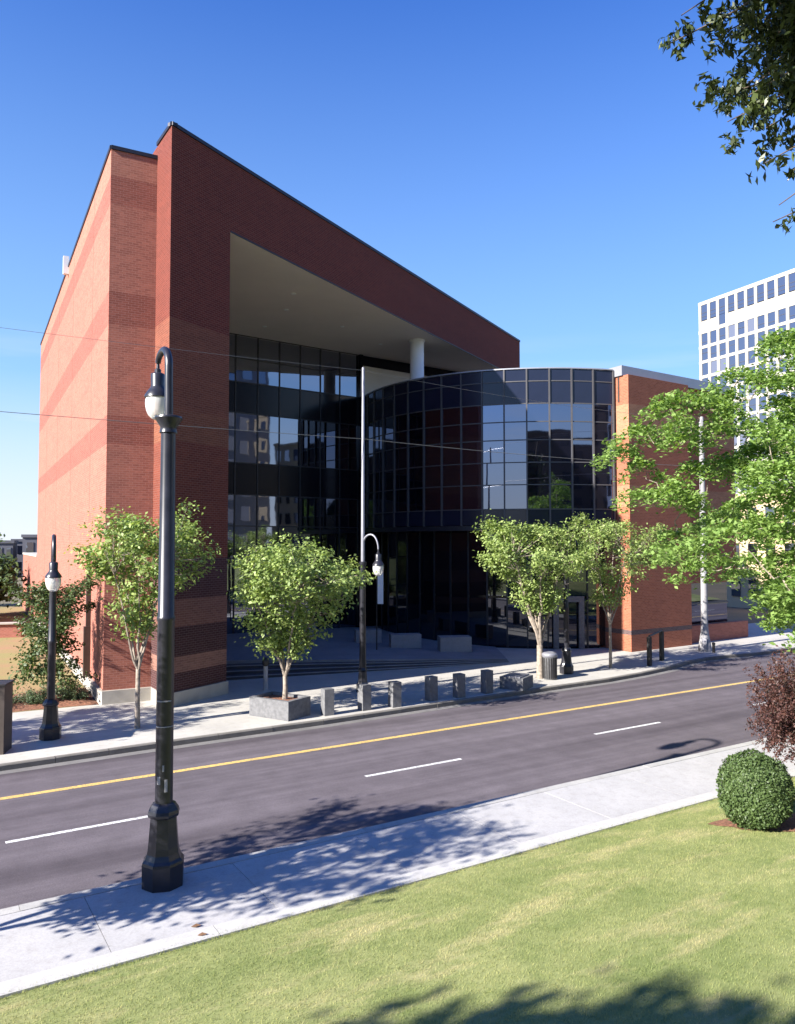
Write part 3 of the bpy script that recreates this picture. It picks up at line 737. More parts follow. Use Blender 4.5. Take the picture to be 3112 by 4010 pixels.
# ------------------------------------------------------------------ street lamps
def lamp_head(root, c, z):
    """hanging lantern with its top stem at height z"""
    h = MB(); h.lathe([(0.025, z), (0.03, z - 0.10), (0.055, z - 0.12), (0.055, z - 0.17), (0.105, z - 0.19), (0.118, z - 0.21), (0.112, z - 0.40), (0.125, z - 0.44), (0.17, z - 0.50), (0.215, z - 0.57), (0.222, z - 0.61), (0.19, z - 0.615)], (c[0], c[1], 0), 24)
    hd = h.build('lantern_hood', M['lamp_paint'], root, smooth=True)
    g_ = MB(); g_.lathe([(0.19, z - 0.616), (0.205, z - 0.66), (0.205, z - 0.74), (0.19, z - 0.83), (0.155, z - 0.92), (0.10, z - 0.98), (0.04, z - 1.0)], (c[0], c[1], 0), 24)
    g_.build('globe', M['globe'], root, smooth=True)
def street_lamp(x, y, H, dirn, label, base_s=1.0, pole_top=None, r=0.14, drop=0.55):
    root = empty('street_lamp', (x, y, 0), label, 'street lamp', 'black gooseneck street lamps')
    b_ = MB(); s = base_s
    b_.lathe([(0.34 * s, -0.01), (0.345 * s, 0.36 * s), (0.335 * s, 0.40 * s), (0.30 * s, 0.44 * s), (0.265 * s, 0.52 * s), (0.25 * s, 0.62 * s), (0.215 * s, 1.08 * s), (0.255 * s, 1.11 * s), (0.265 * s, 1.15 * s), (0.25 * s, 1.2 * s), (0.19 * s, 1.29 * s), (r * 1.05, 1.31 * s)], (x, y, 0), 8, R(22.5 + 12))
    b_.build('base', M['lamp_paint'], root)
    zc = H - 1.22
    p_ = MB(); zt = pole_top or zc
    if pole_top:
        p_.lathe([(r * 1.1, 1.29 * s), (r, 1.6), (r * 0.92, 4.7), (r * 1.15, 4.72), (r * 1.15, 4.82), (r * .9, 4.84)], (x, y, 0), 18)
        p_.build('pole', M['lamp_paint'], root, smooth=True)
        u_ = MB(); u_.lathe([(r * .62, 4.8), (r * .42, pole_top), (0.02, pole_top + 0.04)], (x, y, 0), 16); u_.build('upper_pole', M['pole_steel'], root, smooth=True)
    else:
        zm = 1.3 * s + (zc - 1.3 * s) * 0.47
        p_.lathe([(r, 1.29 * s), (r * 0.96, zm - 0.02), (r * 1.04, zm), (r * 1.04, zm + 0.05), (r * 0.94, zm + 0.07), (r * 0.83, zc - 0.25)], (x, y, 0), 12)
        p_.build('pole', M['lamp_paint'], root, smooth=True)
    c_ = MB(); c_.lathe([(r * .8, zc - 0.26), (r * 1.0, zc - 0.24), (r * .95, zc - 0.2), (r * .9, zc - 0.15), (r * 1.35, zc - 0.05), (r * 1.55, zc), (r * 1.5, zc + 0.03), (r * .7, zc + 0.06)], (x, y, 0), 18)
    if not pole_top: c_.build('collar', M['lamp_paint'], root, smooth=True)
    reach = 0.68; d = np.array(dirn) / np.linalg.norm(dirn)
    pts = [(x + d[0] * 0.0, y + d[1] * 0.0, zc + 0.0), (x, y, zc + 0.35), (x + d[0] * .02, y + d[1] * .02, zc + 0.62)]
    for k in range(0, 13):
        a_ = math.pi * (1 - k / 12)
        pts.append((x + d[0] * (reach / 2 + 0.02 + (reach / 2) * math.cos(a_)), y + d[1] * (reach / 2 + 0.02 + reach / 2 * math.cos(a_)), H - (0.34 if k <= 6 else drop) * (1 - math.sin(a_))))
    ra = 0.068 if not pole_top else 0.042
    a_ = MB(); a_.tube(pts, [ra * (1.08 - 0.38 * i / (len(pts) - 1)) for i in range(len(pts))], 12); a_.build('gooseneck_arm', M['lamp_paint'] if not pole_top else M['pole_steel'], root, smooth=True)
    hx, hy = x + d[0] * (reach + 0.02), y + d[1] * (reach + 0.02)
    lamp_head(root, (hx, hy), H - drop + 0.01)
    return root
lampA = street_lamp(-3.80, 12.77, 8.80, N, 'tall black gooseneck street lamp standing alone by the lawn-side kerb', 1.0, None, 0.145, 0.16)
for z, a0, a1, h in ((2.94, -60, 40, 0.022), (2.53, -75, 60, 0.018), (1.62, -120, -98, 0.13), (1.50, -72, -52, 0.20), (1.83, -86, -74, 0.10)):     # old tape and paper scraps stuck to the shaft
    k = MB(); rr = 0.1475
    A_ = [R(-106 + a0 + (a1 - a0) * q / 8) if False else R(-73 + (a0 + (a1 - a0) * q / 8)) if z > 2 else R(a0 + (a1 - a0) * q / 8) for q in range(9)]
    k.prism([(-3.80 + rr * math.cos(a), 12.77 + rr * math.sin(a)) for a in A_] + [(-3.80 + (rr - .012) * math.cos(a), 12.77 + (rr - .012) * math.sin(a)) for a in A_[::-1]], z, z + h)
    k.build('tape_scrap', M['pole_pale'], lampA)
street_lamp(-9.82, 22.13, 5.72, (0.41, -0.91), 'black gooseneck street lamp beside the mulch bed and small leafy tree', 0.85, None, 0.11)
street_lamp(-1.30, 29.09, 5.85, (0.85, -0.55), 'tall grey-topped pole with gooseneck lamp behind the bollards', 0.7, 12.16, 0.12)
street_lamp(7.19, 33.16, 5.8, -N, 'black street lamp next to the litter bin and forked tree', 0.85, None, 0.11)

# pale utility pole on the right, overhead wires
up_ = empty('utility_pole', (15.83, 40.1, 0), 'pale tapering utility pole at the corner of the brick block', 'utility pole')
k = MB(); k.lathe([(0.34, -0.01), (0.31, 0.25), (0.20, 0.95), (0.17, 1.5), (0.12, 12.1), (0.02, 12.14)], (15.83, 40.1, 0), 16); k.build('pole', M['pole_pale'], up_, smooth=True)
k = MB(); k.box((15.70, 39.80, 0.05), (0.2, 0.06, 0.65), R(-35)); k.build('access_cover', M['pole_steel'], up_)
def wire(name, pts, sag, label, r=0.011):
    out = []
    for i in range(len(pts) - 1):
        a, b2 = Vector(pts[i]), Vector(pts[i + 1])
        for s in range(0, 13):
            f = s / 12; p = a.lerp(b2, f); p.z -= sag * 4 * f * (1 - f); out.append(p)
    k = MB(); k.tube(out, r, 5); return tag(k.build(name, M['wire']), label, 'wire')
wire('overhead_wire', [(-29.5, 10.2, 9.5), (-1.30, 29.0, 9.45)], 0.16, 'thin overhead wire running from beyond the flank wall to the lamp pole', 0.010)
wire('overhead_wire', [(-1.28, 29.0, 9.45), (15.83, 40.0, 9.5)], 0.12, 'thin overhead wire between the lamp pole and the pale utility pole', 0.011)
wire('overhead_wire', [(-29.5, 10.2, 11.9), (-1.30, 29.0, 12.05), (15.83, 40.0, 11.95)], 0.25, 'higher thin wire passing over the top of the lamp pole', 0.006)

# ------------------------------------------------------------------ street furniture
bol = [(-2.14, 25.00), (-0.98, 25.75), (0.02, 26.25), (1.31, 27.30), (2.33, 27.85), (3.42, 28.65)]
bl_lab = ['square granite bollard next to the tree planter', 'granite bollard at the foot of the tall lamp pole', 'third granite bollard along from the tree planter', 'fourth granite bollard along from the tree planter', 'second granite bollard along from the small grated planter', 'granite bollard beside the small grated planter']
k = MB(); k.box((0, 0, 0), (0.33, 0.33, 0.84)); bme = k.mesh('bollard', M['granite'])
for (x, y), lb in zip(bol, bl_lab):
    x, y = x + N[0] * 0.22, y + N[1] * 0.22
    o = inst('bollard', bme, None, (x, y, -0.004), (R(rnd.uniform(-.7, .7)), R(rnd.uniform(-.7, .7)), R(31 + rnd.uniform(-3, 3))))
    bv = o.modifiers.new('bevel', 'BEVEL'); bv.width = 0.02; bv.segments = 2
    tag(o, lb, 'bollard', 'granite bollards along the kerb')
def planter(x, y, w, d, h, rz, label, grate=False):
    root = empty('planter', (x, y, 0), label, 'planter')
    cs, sn = math.cos(rz), math.sin(rz); T = lambda a, b2: (x + a * cs - b2 * sn, y + a * sn + b2 * cs)
    th = 0.13
    k = MB()
    for (a0, a1, b0, b1) in ((-w / 2, w / 2, -d / 2, -d / 2 + th), (-w / 2, w / 2, d / 2 - th, d / 2), (-w / 2, -w / 2 + th, -d / 2 + th + .0015, d / 2 - th - .0015), (w / 2 - th, w / 2, -d / 2 + th + .0015, d / 2 - th - .0015)):
        k.prism([T(a0, b0), T(a1, b0), T(a1, b1), T(a0, b1)], -0.005, h)
    k.build('trough', M['granite'], root)
    k = MB(); k.prism([T(-w / 2 + th + .002, -d / 2 + th + .002), T(w / 2 - th - .002, -d / 2 + th + .002), T(w / 2 - th - .002, d / 2 - th - .002), T(-w / 2 + th + .002, d / 2 - th - .002)], -0.004, h - (0.08 if not grate else 0.15)); k.build('soil', M['mulch'], root)
    if grate:
        n = 9
        for i in range(n):
            a0 = -w / 2 + th + (w - 2 * th) * (i + 0.25) / n
            k = MB(); k.prism([T(a0, -d / 2 + 0.03), T(a0 + 0.05, -d / 2 + 0.03), T(a0 + 0.05, d / 2 - 0.03), T(a0, d / 2 - 0.03)], h - 0.002, h + 0.04); k.build('grate_bar', M['col_white'] if False else M['pole_steel'], root)
    return root
planter(-3.78, 25.12, 1.62, 1.1, 0.60, R(-32), 'long granite planter holding a leafy street tree')
planter(4.55, 29.85, 0.95, 1.0, 0.46, R(-32), 'small granite planter with barred top at the end of the bollards', True)
lb_ = empty('litter_bin', (6.2, 31.75, 0), 'grey ribbed round litter bin behind the forked tree trunk', 'bin')
k = MB(); k.lathe([(0.24, -0.004), (0.27, 0.03), (0.28, 0.90)], (6.2, 31.75, 0), 24); k.build('body', M['granite'], lb_, smooth=True)
for i in range(20):
    a = 2 * math.pi * i / 20; k = MB(); k.box((6.2 + 0.285 * math.cos(a), 31.75 + 0.285 * math.sin(a), 0.06), (0.02, 0.045, 0.82), a); k.build('slat', M['iron'], lb_)
k = MB(); k.lathe([(0.30, 0.91), (0.315, 0.94), (0.315, 1.02), (0.29, 1.06), (0.17, 1.10), (0.14, 1.08)], (6.2, 31.75, 0), 24); k.build('lid', M['pole_steel'], lb_, smooth=True)
# post-and-rail frame
pf = empty('rail_frame', (11.9, 35.95, 0), 'dark two-post metal frame with top rail by the brick block', 'rail')
k = MB()
for (x, y, h) in ((11.38, 35.19, 1.30), (12.46, 36.73, 1.38)):
    k = MB(); k.box((x, y, -0.004), (0.16, 0.16, h), R(34)); k.build('post', M['iron'], pf)
k = MB(); k.tube([(11.38, 35.19, 1.335), (12.46, 36.73, 1.415)], 0.05, 8); k.build('top_rail', M['iron'], pf)
k = MB(); k.lathe([(0.075, -0.004), (0.07, 0.40), (0.09, 0.42), (0.08, 0.5), (0.02, 0.52)], (16.0, 39.41, 0), 12)
tag(k.build('short_post', M['iron'], org=(16.0, 39.41, 0)), 'short dark post beside the pale utility pole', 'post')
mt = empty('standpipe', (-4.97, 29.4, 0), 'slim grey pedestal with dark rounded head at the foot of the plaza steps', 'pedestal')
k = MB(); k.lathe([(0.11, -0.004), (0.11, 0.02), (0.085, 0.05), (0.085, 0.9)], (-4.97, 29.4, 0), 14); k.build('stem', M['concrete'], mt, smooth=True)
k = MB(); k.lathe([(0.085, 0.901), (0.13, 0.95), (0.14, 1.08), (0.10, 1.18), (0.03, 1.22)], (-4.97, 29.4, 0), 14); k.build('head', M['iron'], mt, smooth=True)
cb = empty('utility_cabinet', (-10.78, 20.72, 0), 'dark brown metal cabinet standing near the kerb', 'cabinet')
k = MB(); k.box((-10.78, 20.72, -0.004), (0.86, 0.7, 1.78), R(10)); o = k.build('body', M['cabinet'], cb)
k = MB(); k.box((-10.78, 20.72, 1.777), (0.92, 0.76, 0.05), R(10)); k.build('lid', M['iron'], cb)
for z in (0.86, 1.20):
    k = MB(); k.box((-10.52, 20.402, z), (0.12, 0.03, 0.03), R(10)); k.build('handle', M['pole_steel'], cb)
sg = empty('banner', (-0.85, 40.0, 0), 'narrow white hanging banner on a thin post behind the tall lamp pole', 'banner')
k = MB(); k.tube([(-1.02, 38.2, pz(-1) - .01), (-1.02, 38.2, 4.2)], 0.03, 8); k.build('post', M['iron'], sg)
k = MB(); k.box((-0.84, 38.2, 2.55), (0.28, 0.03, 1.6), 0); k.build('cloth', M['white'], sg)
lw = MB(); lw.prism([(-22.2, 46.3), (-60, 36.0), (-60, 35.6), (-22.2, 45.9)], -0.02, 0.78)
lwr = empty('garden_wall', (-22.2, 46.1, 0), 'low red brick garden wall with stone cap across the dry lawn', 'wall')
lw.build('brickwork', M['brick_low'], lwr)
lw = MB(); lw.prism([(-22.1, 46.4), (-60, 36.1), (-60, 35.5), (-22.1, 45.8)], 0.782, 0.87); lw.build('cap', M['plinth'], lwr)

# ------------------------------------------------------------------ the white office tower on the right
TT = np.array([72.9, 185.0]); uT = -bear(-25.0); nT = np.array([uT[1], -uT[0]])
tw = empty('office_tower', (TT[0], TT[1], 0), 'white concrete office tower with a grid of square windows', 'building')
TP, TRW, TZ = 2.66, 3.60, 63.4
ncol = 14
k = MB(); a = TT - nT * 0.7; k.prism([tuple(a), tuple(a + uT * (ncol * TP + .6)), tuple(a + uT * (ncol * TP + .6) - nT * 16), tuple(a - nT * 16)], -0.3, TZ - 0.8)
k.build('body', M['stucco'], tw)
tmat = plain('white_precast', (0.37, 0.35, 0.30), 0.8, 0, 0.06, 0.2)
for c_ in range(ncol + 1):
    q = TT + uT * (c_ * TP + 0.25); wd = 0.36
    k = MB(); k.bar(q - uT * wd, q + uT * wd, 0, 0.68, -0.25, TZ, 0.0); k.build('pier', tmat, tw, org=(q[0], q[1], -0.25))
tops = [62.9, 55.95] + [55.95 - TRW * i for i in range(1, 15)]
zr = []
for i, zt in enumerate(tops):
    hgt = 6.1 if i == 0 else 2.90
    zr.append((zt - hgt, zt))
prev = TZ + 0.35
bars = []
for (zb, zt) in zr:
    bars.append((zt, prev)); prev = zb
for zb, zt in bars:
    k = MB(); k.bar(TT - uT * 0.24, TT + uT * (ncol * TP + 0.7), 0, 0.6, zb, zt, -0.03); k.build('spandrel', tmat, tw)
wm1 = pane_mesh('window_pane', 1.96, 2.98, glass_mat('tower_glass', (0.45, 0.5, 0.62), (0.045, 0.052, 0.075), 0.08))
wm2 = pane_mesh('window_pane', 1.96, 2.98, glass_mat('tower_glass_blind', (0.4, 0.42, 0.5), (0.12, 0.13, 0.17), 0.3))
wm3 = pane_mesh('upper_panel', 1.96, 2.2, tmat)
lv = MB(); lv.box((0.98, 0, 0), (1.96, 0.05, 0.09)); lvm = lv.mesh('window_rail', M['mullion_grey'])
rzT = math.atan2(uT[1], uT[0])
for c_ in range(ncol):
    for i, (zb, zt) in enumerate(zr):
        p = TT + uT * (c_ * TP + 0.60) - nT * 0.17
        if i == 0:
            inst('window_pane', wm1, tw, (p[0], p[1], zb + 2.4), (0, 0, rzT), (1, 1, 1.29))
            if c_ % 9 != 2: inst('upper_panel', wm3, tw, (p[0], p[1], zb), (0, 0, rzT))
            else: inst('window_pane', wm1, tw, (p[0], p[1], zb - 0.02), (0, 0, rzT), (1, 1, .85))
            for z in (4.1, 3.2): pp = p + nT * .05; inst('window_rail', lvm, tw, (pp[0], pp[1], zb + z), (0, 0, rzT))
        else:
            inst('window_pane', wm1 if rnd.random() < 0.8 else wm2, tw, (p[0], p[1], zb - 0.03), (R(rnd.gauss(0, .3)), 0, rzT + R(rnd.gauss(0, .4))))
            if rnd.random() < .6: pp = p + nT * .05; inst('window_rail', lvm, tw, (pp[0], pp[1], zb + rnd.uniform(0.7, 2.0)), (0, 0, rzT))

# other buildings of the neighbourhood
def simple_building(name, label, x, y, w, d, h, rz, wall, rows, cols, win, wz=0.6, faces=(0, 3)):
    root = empty(name, (x, y, 0), label, 'building')
    k = MB(); k.box((x, y, -0.25), (w, d, h + .25), rz); k.build('wall', wall, root)
    k = MB(); k.box((x, y, h + .001), (w + .4, d + .4, 0.5), rz); k.build('parapet', wall, root)
    cs, sn = math.cos(rz), math.sin(rz)
    for f in faces:
        L_, D_ = (w, d) if f % 2 == 0 else (d, w)
        ang = rz + f * math.pi / 2
        ca, sa = math.cos(ang), math.sin(ang)
        bw, bh = L_ / cols, h / rows
        wmesh = MB(); wmesh.box((0, 0, 0), (bw * wz, 0.12, bh * wz)); wmesh = wmesh.mesh('window', win)
        for c_ in range(cols):
            for r_ in range(rows):
                lx, ly = -L_ / 2 + bw * (c_ + .5), -D_ / 2 - 0.03
                inst('window', wmesh, root, (x + lx * ca - ly * sa, y + lx * sa + ly * ca, bh * (r_ + .25)), (0, 0, ang))
    return root
tan = plain('tan_stone', (0.52, 0.40, 0.24), 0.85, 0, 0.08, 0.3)
bluew = plain('blue_grey_cladding', (0.09, 0.11, 0.16), 0.4, 0, 0.1, 0.3)
greyw = plain('grey_cladding', (0.10, 0.10, 0.12), 0.7, 0, 0.1, 0.3)
wing = M['glass']
# across the street to the right (seen in the glass)
simple_building('blue_office_block', 'dark blue office block across the street mirrored in the glass facade', 70, -8, 16, 14, 52, R(25), bluew, 13, 5, M['glass'], 0.6, (1, 2, 3))
simple_building('tan_office_block', 'tan stone block across the street mirrored in the glass facade', 84, 18, 14, 14, 30, R(20), tan, 8, 5, wing, 0.5, (1, 2, 3))
simple_building('tan_apartment_block', 'low tan stone block across the street mirrored in the glass facade', 92, 4, 14, 12, 24, R(20), tan, 6, 5, wing, 0.5, (1, 2, 3))
simple_building('brown_block', 'brown masonry block across the street mirrored in the round glass drum', 40, -66, 100, 16, 25, R(0), plain('brown_masonry', (0.10, 0.075, 0.06), 0.9), 8, 26, M['iron'], 0.5, (2,))
simple_building('dark_brick_block', 'dark brick block across the street mirrored in the right edge of the drum', 88, -44, 40, 16, 31, R(42), plain('dark_masonry', (0.09, 0.065, 0.055), 0.9), 8, 10, M['iron'], 0.5, (1, 2, 3))
# tan hall behind the maple, grey blocks on the left skyline
simple_building('tan_hall', 'tan building glimpsed through the leaves of the maple', 40, 74, 20, 12, 9.5, R(32), tan, 3, 7, wing, 0.5, (0, 3))
simple_building('grey_warehouse', 'grey flat-roofed block on the skyline behind the rear wing', -66, 150, 14, 14, 5.9, R(20), greyw, 2, 4, wing, 0.5, (0,))
simple_building('grey_block', 'tall narrow grey block rising behind the rear wing', -62.5, 135, 4.6, 6, 6.6, R(20), greyw, 2, 2, wing, 0.5, (0,))
simple_building('pale_block', 'small pale block beside the narrow grey block', -67.6, 134, 2.6, 6, 5.6, R(20), greyw, 2, 2, wing, 0.5, (0,))
simple_building('dark_canopy_hall', 'long low dark hall behind the left-hand trees', -84, 128, 30, 10, 4.4, R(20), M['iron'], 1, 8, wing, 0.5, (0,))

# ------------------------------------------------------------------ vegetation
def leaves(centers, size, up=0.6, out=None, flat=0.0, aspect=0.6, g=None):
    """rhombic leaves, 4 corners each; normals lean up and outwards"""
    g = g or rng
    n = len(centers)
    nv = g.normal(0, 1, (n, 3)); nv /= np.linalg.norm(nv, axis=1)[:, None]
    nv[:, 2] += up
    if out is not None: nv += out
    nv /= np.linalg.norm(nv, axis=1)[:, None]
    t = g.normal(0, 1, (n, 3)); t[:, 2] -= flat
    t -= nv * (t * nv).sum(1)[:, None]; t /= np.linalg.norm(t, axis=1)[:, None]
    b = np.cross(nv, t)
    s = size * g.uniform(0.65, 1.35, n)[:, None]
    bend = nv * s * 0.12
    V = np.stack([centers - t * s, centers + b * s * aspect + bend, centers + t * s - bend, centers - b * s * aspect + bend], 1)
    return V.reshape(-1, 3)
def leaf_obj(name, V, mat, parent):
    po = np.array(wpos(parent)); me = tri_mesh(name, V - po, 4); me.materials.append(mat)
    o = bpy.data.objects.new(name, me); col.objects.link(o); o.parent = parent; return o
def branch_pts(a, b, sag=0.0, n=6, wob=0.05, lift=0.3):
    a, b = np.array(a), np.array(b); mid = (a + b) / 2 + np.array([0, 0, -np.linalg.norm(b - a) * 0.0])
    ctrl = a + (b - a) * 0.45 + np.array([0, 0, lift * np.linalg.norm((b - a)[:2])])
    out = []
    for i in range(n + 1):
        f = i / n; p = (1 - f) ** 2 * a + 2 * f * (1 - f) * ctrl + f * f * b
        if 0 < i < n: p = p + rng.normal(0, wob, 3)
        out.append(tuple(p))
    return out
def street_tree(x, y, z0, fork, zb, zt, rad, label, n_cl=150, per=48, leaf=0.072, mat='leaf_street', shape='vase', off=(0, 0), group='street trees along the pavement', trunk_r=0.075, stems=5, seed=0, name='street_tree', sig=0.20, shoots=14, bark='bark'):
    g = np.random.default_rng(100 + seed)
    root = empty(name, (x, y, z0), label, 'tree', group)
    cl = []
    H = zt - zb
    for _ in range(n_cl * 3):
        if len(cl) >= n_cl: break
        f = g.uniform(0.0, 1.0)
        if shape == 'vase': env = (0.20 + 1.25 * f if f < 0.62 else 0.975 - (f - 0.62) * 1.35)
        elif shape == 'cone': env = 1.0 - 0.86 * f
        else: env = math.sqrt(max(0.02, 1 - (2 * f - 1) ** 2))
        a = g.uniform(0, 2 * np.pi); rr = env * rad * g.uniform(0.05, 1) ** (0.42 if shape != 'cone' else 0.5) * (1 if shape == 'ball' and n_cl > 400 else 1 + 0.16 * math.sin(3 * a + seed) + 0.1 * math.sin(5 * a + 9 * f))
        p = np.array([x + off[0] * f + rr * math.cos(a), y + off[1] * f + rr * math.sin(a), zb + H * f])
        cl.append(p)
    # feathery shoots that break the outline
    for _ in range(shoots):
        a = g.uniform(0, 2 * np.pi); f = g.uniform(0.45, 0.95)
        d = np.array([math.cos(a) * 0.75, math.sin(a) * 0.75, g.uniform(0.25, 0.9)]); d /= np.linalg.norm(d)
        if shape == 'vase': env = (0.20 + 1.25 * f if f < 0.62 else 0.975 - (f - 0.62) * 1.35)
        else: env = 0.7
        s0 = np.array([x + off[0] * f + env * rad * 0.9 * math.cos(a), y + off[1] * f + env * rad * 0.9 * math.sin(a), zb + H * f])
        ln_ = g.uniform(0.14, 0.24)
        for q in range(5): cl.append(s0 + d * ln_ * q)
    cl = np.array(cl)
    tr = MB()
    top = np.array([x, y, z0 + fork])
    tr.tube([(x, y, z0 - 0.05), (x + g.normal(0, .02), y + g.normal(0, .02), z0 + fork * .5), tuple(top)], [trunk_r * 1.25, trunk_r, trunk_r * 0.95], 9)
    # stems rising from the fork, then twigs to clumps
    stems_p = []
    for k in range(stems):
        a = 2 * np.pi * k / stems + g.uniform(-.4, .4); rr = rad * g.uniform(0.38, 0.72)
        if shape == 'cone': rr *= 0.2
        e = np.array([x + off[0] * .6 + rr * math.cos(a), y + off[1] * .6 + rr * math.sin(a), zb + H * g.uniform(0.42, 0.75)])
        pts = branch_pts(top - np.array([0, 0, .04]), e, 0, 7, 0.03, 0.10)
        r0 = trunk_r * 0.62
        tr.tube(pts, [r0 * (1 - 0.75 * i / 7) for i in range(8)], 6); stems_p += pts[2:]
    sp = np.array(stems_p)
    for c in cl[:: 2]:
        d = np.linalg.norm(sp - c, axis=1) + 1.2 * np.maximum(0, sp[:, 2] - c[2])
        s = sp[np.argmin(d)]
        tr.tube([tuple(s), tuple((s + c) / 2 + g.normal(0, .04, 3) + np.array([0, 0, -.03])), tuple(c)], [0.017, 0.011, 0.005], 4)
    tr.build('trunk', M[bark], root, smooth=True)
    n = len(cl) * per
    idx = np.repeat(np.arange(len(cl)), per)
    sg_ = g.uniform(0.6, 1.5, len(cl))[idx][:, None] * sig
    pts = cl[idx] + g.normal(0, 1, (n, 3)) * sg_ * np.array([1, 1, 0.62])
    cen = np.array([x, y, (zb + zt) / 2 - H * .15]); out = pts - cen; out /= np.linalg.norm(out, axis=1)[:, None]
    leaf_obj('crown', leaves(pts, leaf, 0.75, out * 0.5, g=g), M[mat], root)
    return root
street_tree(-7.77, 23.36, 0, 1.75, 2.8, 6.2, 1.45, 'slender young street tree in front of the brick corner', 115, 36, 0.062, seed=1, sig=0.17, off=(0.15, 0), shoots=30, stems=6, trunk_r=0.07)
street_tree(-3.62, 25.1, 0.50, 0.75, 1.9, 5.3, 2.0, 'bushy vase-shaped street tree growing in the granite planter', 175, 46, 0.062, seed=2, sig=0.18, off=(0.2, 0), shoots=22)
street_tree(5.84, 31.95, 0, 1.35, 2.75, 6.2, 2.2, 'street tree with three pale forking stems beside the litter bin', 155, 44, 0.062, seed=3, sig=0.18, off=(-0.35, 0), stems=5, trunk_r=0.13, shoots=30)
street_tree(9.44, 34.53, 0, 1.9, 2.75, 6.5, 2.05, 'thin-stemmed street tree in front of the narrow sunlit brick face', 100, 40, 0.062, seed=4, sig=0.18, off=(0.3, 0), shoots=18, trunk_r=0.065)
street_tree(-16.6, 18.9, 0, 1.75, 2.5, 6.4, 2.1, 'street tree beyond the cabinet whose shadow falls on the far pavement', 130, 46, seed=5)
street_tree(-8.8, 9.1, 0, 1.9, 2.7, 6.4, 2.0, 'street tree at the near kerb whose shadow dapples the near pavement', 150, 46, seed=6, shoots=6)
street_tree(-12.1, 27.0, 0.06, 0.5, 0.7, 4.1, 1.15, 'small pyramidal leafy tree in the mulch bed by the flank wall', 130, 46, 0.062, 'leaf_far', 'cone', seed=7, group=None, trunk_r=0.045, stems=4, shoots=16, name='small_tree', sig=0.16, bark='bark_dark')
# unseen evergreen added behind the camera's left to shade the lawn foreground
street_tree(-12.5, -4.8, lawn_z(3.3, 0) - .05, 2.0, 2.6, 11.5, 4.5, 'dense rounded evergreen added out of view to cast the lawn shadow', 1700, 44, 0.15, 'leaf_dark', 'ball', seed=8, group=None, trunk_r=0.26, shoots=0, name='shadow_tree', sig=0.26, bark='bark_dark')
# trees on the left skyline
for i, (x, y, zt, r_, lb) in enumerate(((-31.9, 59.0, 3.9, 2.1, 'dark green tree behind the garden wall, next to the rear wing'), (-39, 68, 6.0, 3.8, 'broad green tree behind the garden wall, farther from the rear wing'), (-31.2, 53.5, 2.6, 2.6, 'low green tree close behind the garden wall'))):
    street_tree(x, y, -0.2, 1.4, 1.0, zt, r_, lb, 130, 40, 0.2, 'leaf_far', 'ball', seed=20 + i, group='trees behind the garden wall', trunk_r=0.16, shoots=8, name='background_tree', sig=0.5, bark='bark_dark')
street_tree(-14.3, 25.1, 0, 1.2, 2.6, 7.0, 1.6, 'tree at the pavement edge whose twig tips reach past the cabinet', 60, 40, 0.07, seed=31, group=None, name='pavement_tree') if False else None

